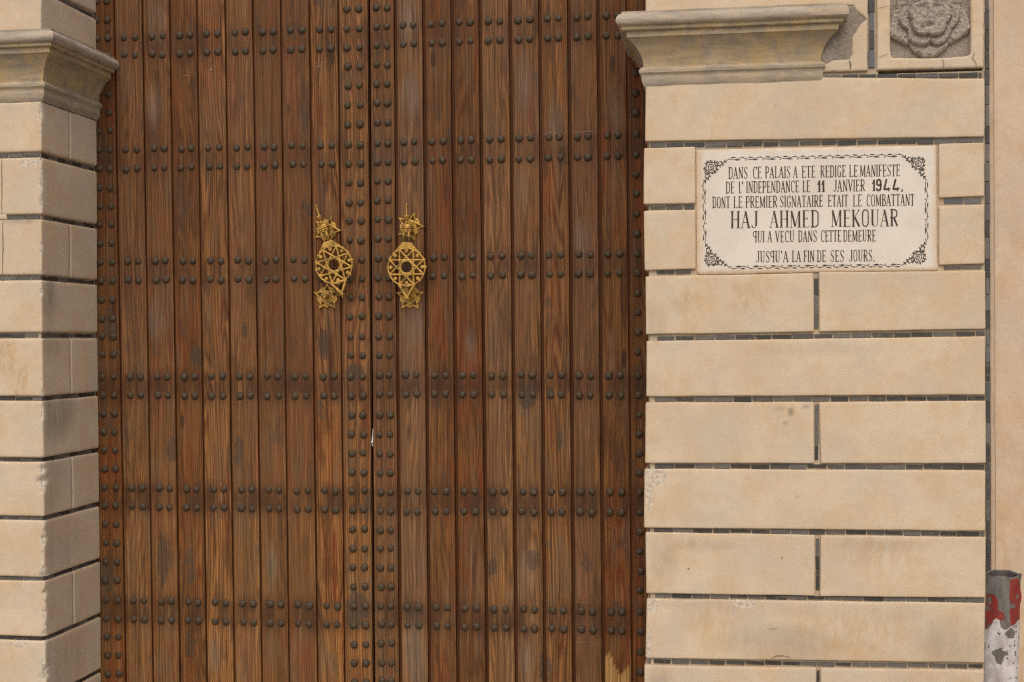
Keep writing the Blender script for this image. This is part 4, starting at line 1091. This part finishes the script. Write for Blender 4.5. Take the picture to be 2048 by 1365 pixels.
def arc(cx, cy, rx, ry, a0, a1, n=8):
    return [(cx + rx * math.cos(R(a0 + (a1 - a0) * i / n)), cy + ry * math.sin(R(a0 + (a1 - a0) * i / n))) for i in range(n + 1)]
def vbow(x, y0, y1, w, side=1, rr=0.16):
    """bowl: from the stem at x out by w between heights y0 < y1"""
    h = y1 - y0; ry = min(rr, h * 0.5)
    return [(x, y1)] + arc(x + side * (w - w * .6), y1 - ry, side * w * .6, ry, 90, 0, 5) + arc(x + side * (w - w * .6), y0 + ry, side * w * .6, ry, 0, -90, 5) + [(x, y0)]
K, H_, T = 'K', 'H', 'T'
GL = {
 'A': (.44, [([(.03, 0), (.21, 1)], T), ([(.21, 1), (.38, 0)], K), ([(.09, .33), (.31, .33)], T), ([(-.02, .0), (.1, .0)], T), ([(.29, 0), (.46, 0)], T)]),
 'B': (.40, [([(.09, 0), (.09, 1)], K), (vbow(.0, .53, 1, .33), H_), (vbow(.0, 0, .53, .37), H_)]),
 'C': (.40, [([(.36, .80), (.37, .97), (.25, 1.0), (.14, .97), (.08, .84), (.07, .5), (.08, .16), (.14, .03), (.24, 0), (.37, .04)], H_), ([(.375, .78), (.375, 1)], T)]),
 'D': (.42, [([(.09, 0), (.09, 1)], K), (vbow(.0, 0, 1, .37, 1, .2), H_)]),
 'E': (.38, [([(.09, 0), (.09, 1)], K), ([(0, 1), (.34, 1), (.345, .88)], T), ([(.09, .52), (.26, .52)], T), ([(.265, .45), (.265, .59)], T), ([(0, 0), (.35, 0), (.36, .12)], T)]),
 'F': (.36, [([(.09, 0), (.09, 1)], K), ([(0, 1), (.34, 1), (.345, .88)], T), ([(.09, .52), (.26, .52)], T), ([(.265, .45), (.265, .59)], T), ([(0, 0), (.17, 0)], T)]),
 'G': (.42, [([(.36, .80), (.36, .96), (.25, 1.0), (.14, .97), (.08, .84), (.07, .5), (.08, .16), (.15, .03), (.24, 0), (.34, .05), (.35, .2), (.35, .42)], H_), ([(.24, .42), (.40, .42)], T)]),
 'H': (.46, [([(.08, 0), (.08, 1)], K), ([(.38, 0), (.38, 1)], K), ([(.08, .5), (.38, .5)], T), ([(0, 0), (.16, 0)], T), ([(0, 1), (.16, 1)], T), ([(.3, 0), (.46, 0)], T), ([(.3, 1), (.46, 1)], T)]),
 'I': (.16, [([(.08, 0), (.08, 1)], K), ([(0, 0), (.16, 0)], T), ([(0, 1), (.16, 1)], T)]),
 'J': (.32, [([(.24, 1), (.24, .25), (.23, .12)], K), ([(.235, .14), (.20, .03), (.12, 0), (.05, .03), (.02, .10)], T), ([(.15, 1), (.32, 1)], T), ([(.015, .09), (.05, .12)], K)]),
 'K': (.44, [([(.09, 0), (.09, 1)], K), ([(.38, 1), (.12, .5)], T), ([(.16, .56), (.40, 0)], K), ([(0, 0), (.17, 0)], T), ([(0, 1), (.17, 1)], T), ([(.3, 1), (.44, 1)], T)]),
 'L': (.36, [([(.09, 0), (.09, 1)], K), ([(0, 1), (.18, 1)], T), ([(0, 0), (.33, 0), (.345, .13)], T)]),
 'M': (.56, [([(.06, 0), (.07, 1)], T), ([(.07, 1), (.27, .05)], K), ([(.27, .05), (.46, 1)], T), ([(.48, 1), (.48, 0)], K), ([(0, 0), (.13, 0)], T), ([(.4, 0), (.56, 0)], T)]),
 'N': (.44, [([(.06, 0), (.06, 1)], T), ([(.07, 1), (.36, .02)], K), ([(.38, 0), (.38, 1)], T), ([(0, 0), (.13, 0)], T), ([(.31, 1), (.45, 1)], T)]),
 'O': (.42, [([(.21, 1), (.12, .97), (.07, .84), (.06, .5), (.07, .16), (.12, .03), (.21, 0), (.30, .03), (.35, .16), (.36, .5), (.35, .84), (.30, .97), (.21, 1)], H_)]),
 'P': (.38, [([(.09, 0), (.09, 1)], K), (vbow(.0, .46, 1, .35), H_), ([(0, 0), (.18, 0)], T)]),
 'Q': (.38, [([(.29, 0), (.29, 1)], K), (vbow(.38, .46, 1, .35, -1), H_), ([(.2, 0), (.38, 0)], T)]),
 'R': (.42, [([(.09, 0), (.09, 1)], K), (vbow(.0, .50, 1, .35), H_), ([(.2, .5), (.36, .03)], K), ([(0, 0), (.18, 0)], T), ([(.33, .0), (.43, .0)], T)]),
 'S': (.38, [([(.33, .82), (.32, .95), (.20, 1.0), (.09, .95), (.06, .80), (.10, .66)], T), ([(.08, .72), (.14, .58), (.28, .40), (.33, .26)], K), ([(.33, .28), (.31, .08), (.19, 0), (.07, .05), (.04, .18)], T), ([(.335, .80), (.335, .98)], T)]),
 'T': (.40, [([(.20, 0), (.20, 1)], K), ([(.0, .87), (.015, 1), (.385, 1), (.40, .87)], T), ([(.11, 0), (.29, 0)], T)]),
 'U': (.44, [([(.09, 1), (.09, .2), (.12, .06)], K), ([(.10, .13), (.14, .03), (.22, 0), (.31, .04), (.35, .2), (.36, 1)], T), ([(0, 1), (.17, 1)], T), ([(.29, 1), (.43, 1)], T)]),
 'V': (.42, [([(.05, 1), (.22, 0)], K), ([(.22, 0), (.38, 1)], T), ([(-.02, 1), (.13, 1)], T), ([(.31, 1), (.44, 1)], T)]),
 "'": (.12, [([(.08, 1.03), (.09, .90), (.03, .80)], K)]),
 '.': (.16, [([(.08, -.01), (.08, .085)], 'D')]), ',': (.18, [([(.09, .08), (.09, -.02), (.04, -.12)], 'D')]),
 '1': (.24, [([(.17, 0), (.17, 1)], 'X'), ([(.02, .62), (.08, .70), (.15, .98)], K), ([(.03, 0), (.28, 0)], T)]),
 '9': (.46, [([(.36, .62), (.34, .53), (.22, .46), (.10, .53), (.07, .72), (.11, .92), (.22, .98), (.34, .92), (.37, .72), (.37, .25), (.32, .05), (.20, .02), (.08, .06), (.07, .22)], 'X')]),
 '4': (.62, [([(.28, 1.02), (.10, .16), (.10, .14)], 'X'), ([(.06, .12), (.50, .12)], 'X'), ([(.42, .30), (.42, -.08)], K), ([(.42, .12), (.58, .17)], K)]),
}
LINES = [
 ((1457, 335.4, 357.7), (1800, 329.4, 352), [('DANS', 1456.9, 1495.2), ('CE', 1505.7, 1523), ('PALAIS', 1530.4, 1580.7), ('A', 1586.5, 1595), ('ETE', 1603.6, 1630.7), ('REDIGE', 1640.8, 1691.8), ('LE', 1698.3, 1715.7), ('MANIFESTE', 1720, 1800)], 1.0),
 ((1452, 364.2, 386.7), (1800, 358.5, 381), [('DE', 1451.6, 1468.7), ("L'", 1477.6, 1485.8), ('INDEPENDANCE', 1492.5, 1598), ('LE', 1605.5, 1620), ('11', 1634.4, 1648.8), ('JANVIER', 1666.8, 1729.7), ('1944,', 1743.6, 1807)], 1.0),
 ((1425, 394.4, 416.3), (1828, 388.4, 411.2), [('DONT', 1424.8, 1459.8), ('LE', 1467, 1485), ('PREMIER', 1491.3, 1554.2), ('SIGNATAIRE', 1559.7, 1645.9), ('ETAIT', 1656, 1696), ('LE', 1706, 1724), ('COMBATTANT', 1733, 1828.7)], 1.0),
 ((1461, 423.4, 456.4), (1796, 419.4, 452.4), [('HAJ', 1461.4, 1515.7), ('AHMED', 1540, 1638), ('MEKOUAR', 1662.4, 1796.3)], 1.22),
 ((1506, 463, 484.7), (1751, 460.4, 482.5), [('QUI', 1506, 1529), ('A', 1535.3, 1544), ('VECU', 1550.5, 1588.4), ('DANS', 1596.3, 1633.8), ('CETTE', 1642, 1682), ('DEMEURE', 1686.5, 1751.6)], 1.0),
 ((1512, 503.2, 524.7), (1749, 500.2, 522.8), [("JUSQU'", 1512, 1564), ('A', 1566.4, 1576.8), ('LA', 1584, 1601.8), ('FIN', 1607.3, 1628.6), ('DE', 1634, 1652), ('SES', 1660.5, 1688), ('JOURS.', 1698.5, 1749.3)], 1.0)]
def lettering():
    rg = random.Random(3)
    for a, b_, words, wt in LINES:
        for wd_, x0, x1 in words:
            ink = Ink()
            gap = 0.07
            tot = sum(GL[c][0] for c in wd_) + gap * (len(wd_) - 1)
            sx = (x1 - x0) / tot; x = x0
            for c in wd_:
                gw, sts = GL[c]
                dy = rg.uniform(-0.25, 0.25)
                for pts, kd in sts:
                    pp = []
                    for (u, v) in pts:
                        X = x + u * sx; t = (X - a[0]) / (b_[0] - a[0])
                        yt = a[1] + (b_[1] - a[1]) * t; yb = a[2] + (b_[2] - a[2]) * t
                        pp.append((X, yb + (yt - yb) * v + dy))
                    w = {K: 2.05, H_: 1.5, T: 1.0, 'D': 2.7, 'X': 3.7}[kd] * (wt if kd != T else 1.1)
                    if wt > 1.1 and kd == K: w *= 1.45
                    if wt > 1.1 and kd == H_: w *= 1.25
                    ink.ribbon(pp, w)
                x += (gw + gap) * sx
            ink.done('word')
lettering()

def border():
    runs = [((1458, 318.2), (1806, 310.8)), ((1852.6, 360), (1853.6, 482)), ((1804, 531), (1460, 535.5)), ((1409.8, 486), (1407.8, 364))]
    for (p, q) in runs:
        ink = Ink(); L = math.hypot(q[0] - p[0], q[1] - p[1]); ex = ((q[0] - p[0]) / L, (q[1] - p[1]) / L); ny = (-ex[1], ex[0])
        per = L / max(1, round(L / 35.8)); at = lambda s, o: (p[0] + ex[0] * s + ny[0] * o, p[1] + ex[1] * s + ny[1] * o)
        n = int(L / 1.5)
        ink.ribbon([at(L * i / n, 2.0 * math.sin(2 * math.pi * (L * i / n) / per)) for i in range(n + 1)], 1.15)
        k = 0; s = 0.0
        while s < L - 8:
            # long leaves above and below the stem, then a pair of dots
            for (o0, o1, sg_) in ((0.10, 0.44, 1), (0.36, 0.70, -1)):
                c0, c1 = s + per * o0, s + per * o1
                if c1 > L: continue
                a_, e_ = at(c0, 2.6 * -sg_), at(c1, 2.2 * -sg_)
                ink.leaf(*a_, *e_, 2.3)
            for (o, sg_) in ((0.80, -1), (0.95, 1)):
                if s + per * o < L: ink.dot(*at(s + per * o, 2.7 * sg_), 1.25)
            s += per
        ink.done('scroll_border')
    # corner roses with tendrils and thorny leaves
    for (cx, cy, sx, sy, tA, tB) in ((1422.3, 335, 1, 1, (1458, 318.2), (1407.8, 364)), (1836.5, 327.5, -1, 1, (1806, 310.8), (1852.6, 360)), (1423, 519, 1, -1, (1460, 535.5), (1409.8, 486)), (1837.5, 514.5, -1, -1, (1804, 531), (1853.6, 482))):
        ink = Ink(); rg = random.Random(int(cx + cy))
        # spiral heart and petals
        ink.ribbon([(cx + sx * (0.6 + 0.42 * i / 2) * math.cos(i * 0.55), cy + sy * (0.6 + 0.42 * i / 2) * math.sin(i * 0.55)) for i in range(16)], 1.2)
        for k, (rr, n, ph) in enumerate(((5.6, 4, 0.3), (9.6, 5, 0.9))):
            for i in range(n):
                t0 = ph + 2 * math.pi * i / n; t1 = t0 + 2 * math.pi / n * 1.05
                pts = []
                for m in range(9):
                    t = t0 + (t1 - t0) * m / 8; r_ = rr * (0.90 + 0.22 * math.sin(math.pi * m / 8))
                    pts.append((cx + sx * r_ * math.cos(t), cy + sy * r_ * math.sin(t)))
                ink.ribbon(pts, [0.6] + [1.6] * 7 + [0.6])
                ink.ribbon([(cx + sx * rr * .78 * math.cos(t0), cy + sy * rr * .78 * math.sin(t0)), (cx + sx * rr * 1.18 * math.cos(t0), cy + sy * rr * 1.18 * math.sin(t0))], [0.5, 1.6])
        for i in range(11):
            t = 2 * math.pi * i / 11 + 0.2; r1, r2 = 11.5, 15.5 + rg.uniform(-1, 1.5); dt = rg.uniform(-0.25, 0.25)
            ink.leaf(cx + r1 * math.cos(t), cy + r1 * math.sin(t), cx + r2 * math.cos(t + dt), cy + r2 * math.sin(t + dt), 3.0)
            ink.leaf(cx + r1 * math.cos(t + .12), cy + r1 * math.sin(t + .12), cx + (r2 - 1) * math.cos(t + dt + .32), cy + (r2 - 1) * math.sin(t + dt + .32), 1.8)
        for (tx, ty) in (tA, tB):
            dx, dy = tx - cx, ty - cy; L = math.hypot(dx, dy); ex, ey = dx / L, dy / L; nx, ny = -ey, ex
            q = 1 if (nx * sx * 1.0 + ny * sy) > 0 else -1
            P = lambda s, o: (cx + ex * s + nx * o * q, cy + ey * s + ny * o * q)
            ink.ribbon([P(11, 1), P(15, 3.5), P(19, 4.5), P(24, 3.5), P(29, 1.5), P(L, 0)], [1.0, 1.7, 2.0, 1.8, 1.5, 1.1])
            ink.ribbon([P(15, -2)] + [P(19.5 + 3.6 * math.cos(t * .6 + 2.6), -0.2 + 3.6 * math.sin(t * .6 + 2.6) * (1 - t * .04)) for t in range(9)], 1.3)
            for (s0, o0, s1, o1) in ((16, 4, 18, 9), (22, 4, 25, 8), (24, 3, 23, -3.5), (29, 1.5, 33, 4.5), (28, 1, 31, -3), (14, -3, 17, -7), (13, 0, 15, -5)):
                ink.leaf(*P(s0, o0), *P(s1, o1), 2.3)
        ink.done('corner_rose')
border()

# ------------------------------------------------------------------ bollard
def bollard():
    Yb = -0.45
    top, bot = W(2006.3, 1148, Yb), W(2002, 1365, Yb)
    k = (bot - top) / (top.z - bot.z)                # lean per metre of descent
    base = top + k * top.z; base.z = 0
    RADb = (W(2041.3, 1170, Yb).x - W(1970.7, 1170, Yb).x) / 2 * 0.975
    root = empty('bollard', base, 'white and red painted steel post with paint flaked to grey, leaning at the right edge', 'bollard')
    upx = (top.z - bot.z) / 217.0
    # paint shapes measured on the unrolled front: (across -1..1, pixels below the rim)
    def S(px_, py_): return ((1940 + px_ / 5.353 - 2006) / 35.3, (1110 + py_ / 5.353) - 1148)
    red = [[S(165, 420), S(215, 400), S(255, 430), S(275, 500), S(268, 560), S(335, 590), S(345, 660), S(255, 690), S(200, 720), S(165, 790)],
           [S(395, 250), S(420, 225), S(490, 230), S(515, 290), S(550, 330), S(560, 700), S(500, 690), S(420, 725), S(405, 640), S(390, 570), S(405, 490), S(390, 440)]]
    holes_r = [S(425, 520) + (0.20, 5.0), S(490, 420) + (0.13, 4.0), S(190, 480) + (0.10, 9), S(178, 560) + (0.16, 4)]
    grey = [([S(225, 1000), S(250, 985), S(330, 955), S(320, 990), S(400, 1000), S(390, 1030), S(345, 1040), S(330, 1090), S(320, 1135), S(270, 1130), S(250, 1060), S(222, 1045)]),
            ([S(265, 800), S(310, 800), S(290, 838)]), ([S(180, 935), S(205, 960), S(190, 995)]), ([S(470, 990), S(492, 1000), S(485, 1070), S(470, 1040)]), ([S(350, 800), S(420, 740), S(470, 790), S(450, 860), S(380, 860)]),
            ([S(475, 1250), S(487, 1280), S(478, 1300)]), ([S(470, 1330), S(495, 1320), S(495, 1400), S(475, 1400)]), ([S(455, 920), S(480, 940), S(460, 960)]), ([S(390, 930), S(412, 925), S(410, 960)])]
    wtop = [(-1.3, 118), (-1.0, 112), (-0.85, 105), (-0.72, 96), (-0.66, 88), (-0.5, 84), (-0.32, 86), (-0.30, 98), (-0.1, 105), (0.1, 103), (0.3, 99), (0.55, 95), (0.75, 90), (1.0, 86), (1.3, 88)]
    V = []; F = []; rd = []; wh = []; ins_ = []
    NA = 200; zl = list(np.linspace(0, 260, 200)) + list(np.linspace(275, 820, 24))
    inner = [(-1, 0), (-1, 10), (-1, 60)]
    rows = [('i', 40.0), ('i', 3.0)] + [('o', d) for d in zl]
    ang = [-math.pi + 2 * math.pi * i / NA for i in range(NA)]
    A = []; D_ = []
    for kind, dpx in rows:
        for a in ang:
            s = math.sin(a) if abs(a) < math.pi / 2 else (2 - abs(math.sin(a))) * (1 if a > 0 else -1)
            rim = 3.0 * nz(math.cos(a) * 1.6, math.sin(a) * 1.6, 2.0) + 1.2 * nz(math.cos(a) * 5, math.sin(a) * 5, 4.0) - 3.2 * max(0, math.cos(a + math.pi - 0.4)) - 1.5 * math.sin(a)
            f = max(0.0, 1 - dpx / 22.0)
            d = dpx + rim * f
            z = top.z - d * upx
            c = top + k * (top.z - z)
            rr = RADb if kind == 'o' else RADb - 0.0045
            rr += 0.0009 * nz(math.cos(a) * 3, math.sin(a) * 3, z * 20)
            if kind == 'o' and 30 < dpx < 58 and 1.25 < a < 1.75: rr += 0.003 * math.sin((dpx - 30) / 28 * math.pi)
            if kind == 'o' and dpx < 14 and 1.1 < a < 2.2: rr += 0.003 * (1 - dpx / 14)
            V.append((c.x + rr * math.sin(a), c.y - rr * math.cos(a), z)); A.append(s); D_.append(dpx); ins_.append(1.0 if kind == 'i' else 0.0)
    A = np.array(A); D_ = np.array(D_)
    sc = 35.0
    pr = np.full(A.shape, -50.0)
    for p in red: pr = np.maximum(pr, poly_sd([(x * sc, y) for x, y in p], A * sc, D_))
    for (x, y, rx, ry) in holes_r: pr = np.minimum(pr, (np.hypot((A - x) / rx, (D_ - y) / ry) - 1) * 4)
    pr = np.where(np.abs(A) > 1.02, np.where((D_ > 15) & (D_ < 95), 3.0, -3.0), pr)
    wt_ = D_ - np.interp(np.clip(A, -1.3, 1.3), [w[0] for w in wtop], [w[1] for w in wtop])
    for p in grey: wt_ = np.minimum(wt_, -poly_sd([(x * sc, y) for x, y in p], A * sc, D_))
    rng = np.random.RandomState(3)
    for _ in range(26):
        x, y, r_ = rng.uniform(0.1, 1.0), rng.uniform(98, 140) if _ < 18 else rng.uniform(140, 230), rng.uniform(0.6, 1.8)
        wt_ = np.minimum(wt_, (np.hypot((A - x) * sc, (D_ - y) * 0.7) - r_) * 1.5)
    rd = list(np.clip(0.5 + pr / 7.0, 0, 1)); wh = list(np.clip(0.5 + wt_ / 6.0, 0, 1))
    for j in range(len(rows) - 1):
        for i in range(NA):
            i2 = (i + 1) % NA
            F.append((j * NA + i, j * NA + i2, (j + 1) * NA + i2, (j + 1) * NA + i)[::-1])
    n0 = len(V); F.append(tuple(range(NA))[::-1])
    rd = [r_ * (1 - q) for r_, q in zip(rd, ins_)]; wh = [w * (1 - q) for w, q in zip(wh, ins_)]
    part('post_tube', V, F, M_POST, root, attrs={'red': rd, 'white': wh, 'inside': ins_}, sharp=60)
bollard()

# ------------------------------------------------------------------ scrap of paper caught in the gap between the leaves
def scrap():
    pts = [(746.0, 857), (745.4, 864), (744.6, 871), (743.8, 879), (742.3, 886.5)]
    pr = [(746.6, 857.5), (746.6, 864), (746.4, 871), (746.4, 879), (746.2, 887.5)]
    V = []; F = []
    for i, (a, c) in enumerate(zip(pts, pr)):
        V += [W(*a, YF - 0.003 - 0.0008 * i), W((a[0] + c[0]) / 2, a[1], YF - 0.004 - 0.001 * i), W(*c, YF + 0.002)]
    for i in range(4):
        for k in range(2): F.append((i * 3 + k, i * 3 + k + 1, i * 3 + k + 4, i * 3 + k + 3))
    n = len(V)
    V += [W(742.4, 888.2, YF - 0.004), W(745.8, 888.5, YF + 0.002), W(745.6, 894, YF + 0.003), W(744.8, 893, YF - 0.001)]
    F.append((n, n + 1, n + 2, n + 3))
    V2 = [v + Vector((0, 0.0004, 0)) for v in V]; m = len(V)
    F2 = [tuple(m + i for i in f[::-1]) for f in F]
    o = part('paper_scrap', V + V2, F + F2, M_PAPER, loc=W(745, 875, YF))
    meta(o, 'small folded white paper scrap caught in the gap between the door leaves', 'paper')
scrap()

# ------------------------------------------------------------------ hairline cracks in the render, scratches on the boards
def dark_line(name, parent, pts, w, Y, mat, n=3):
    P = [W(x, y, Y) for x, y in pts]; V = []; F = []
    rg = random.Random(int(pts[0][0] * 7 + pts[0][1]))
    Q_ = []
    for a_, c_ in zip(P[:-1], P[1:]):
        for i in range(n): Q_.append(a_.lerp(c_, i / n) + Vector((rg.uniform(-1, 1), 0, rg.uniform(-1, 1))) * 0.0009)
    Q_.append(P[-1])
    for i, q in enumerate(Q_):
        d = (Q_[min(i + 1, len(Q_) - 1)] - Q_[max(i - 1, 0)]).normalized(); nr = Vector((-d.z, 0, d.x))
        ww = w * 0.00075 * (0.35 + 0.65 * math.sin(math.pi * (i + 0.5) / len(Q_))) * rg.uniform(0.7, 1.2)
        V += [q + nr * ww, q - nr * ww]
    F = [(2 * i, 2 * i + 1, 2 * i + 3, 2 * i + 2) for i in range(len(Q_) - 1)]
    part(name, V, F, mat, parent, smooth=False)
M_CRACK = mat_simple('crack_shadow', (0.10, 0.07, 0.045), (0.16, 0.115, 0.075), 40.0)
M_SCRATCH = mat_simple('scratched_wood', (0.26, 0.17, 0.11), (0.36, 0.25, 0.17), 60.0)
for pts, w in (([(1757, 17), (1770, 14), (1781, 12)], 1.1), ([(1757, 113), (1766, 112), (1776, 108)], 1.0), ([(1884, 117), (1888, 124), (1886, 139)], 1.2), ([(1949, 104), (1945, 116), (1953, 128), (1952, 139)], 1.1),
               ([(1700, 121), (1701, 128), (1700.5, 138)], 2.6), ([(1543, 1316), (1552, 1312), (1570, 1312), (1582, 1316)], 1.3), ([(1562, 1118), (1566, 1114)], 1.2), ([(1374, 1136), (1380, 1138)], 1.2),
               ([(1700, 45), (1722, 34)], 0.9), ([(1536, 1259), (1556, 1258)], 0.8)):
    dark_line('crack', pierR, pts, w, -0.0035, M_CRACK)
for lf, pts, w in ((leafL, [(626, 135), (638, 131), (650, 125)], 1.0), (leafL, [(628, 139), (637, 135), (646, 132)], 1.3), (leafL, [(627, 129), (652, 124)], 0.8), (leafL, [(418, 141), (425, 138.5)], 3.0), (leafL, [(363, 153), (380, 151)], 1.0),
                   (leafR, [(1036, 275), (1052, 272), (1072, 273)], 1.0), (leafR, [(1085, 275), (1090, 269), (1100, 266), (1130, 268)], 1.0), (leafR, [(1147, 270), (1151, 265), (1187, 263)], 1.1), (leafR, [(1010, 268), (1015, 269)], 1.0),
                   (leafR, [(1122, 222), (1130, 223)], 0.9), (leafR, [(1170, 112), (1176, 108)], 0.8), (leafR, [(1150, 1204), (1176, 1206)], 0.8), (leafR, [(1150, 1285), (1188, 1287)], 0.8)):
    dark_line('scratch', lf, pts, w, DY - 0.0022, M_SCRATCH)

dark_line('crack', pierL, [(3.2, 318), (3.6, 370), (3.8, 428)], 1.8, -0.0016, M_CRACK, 5)
dark_line('crack', pierL, [(5.2, 442), (5.6, 500), (5.0, 550)], 1.8, -0.0016, M_CRACK, 5)
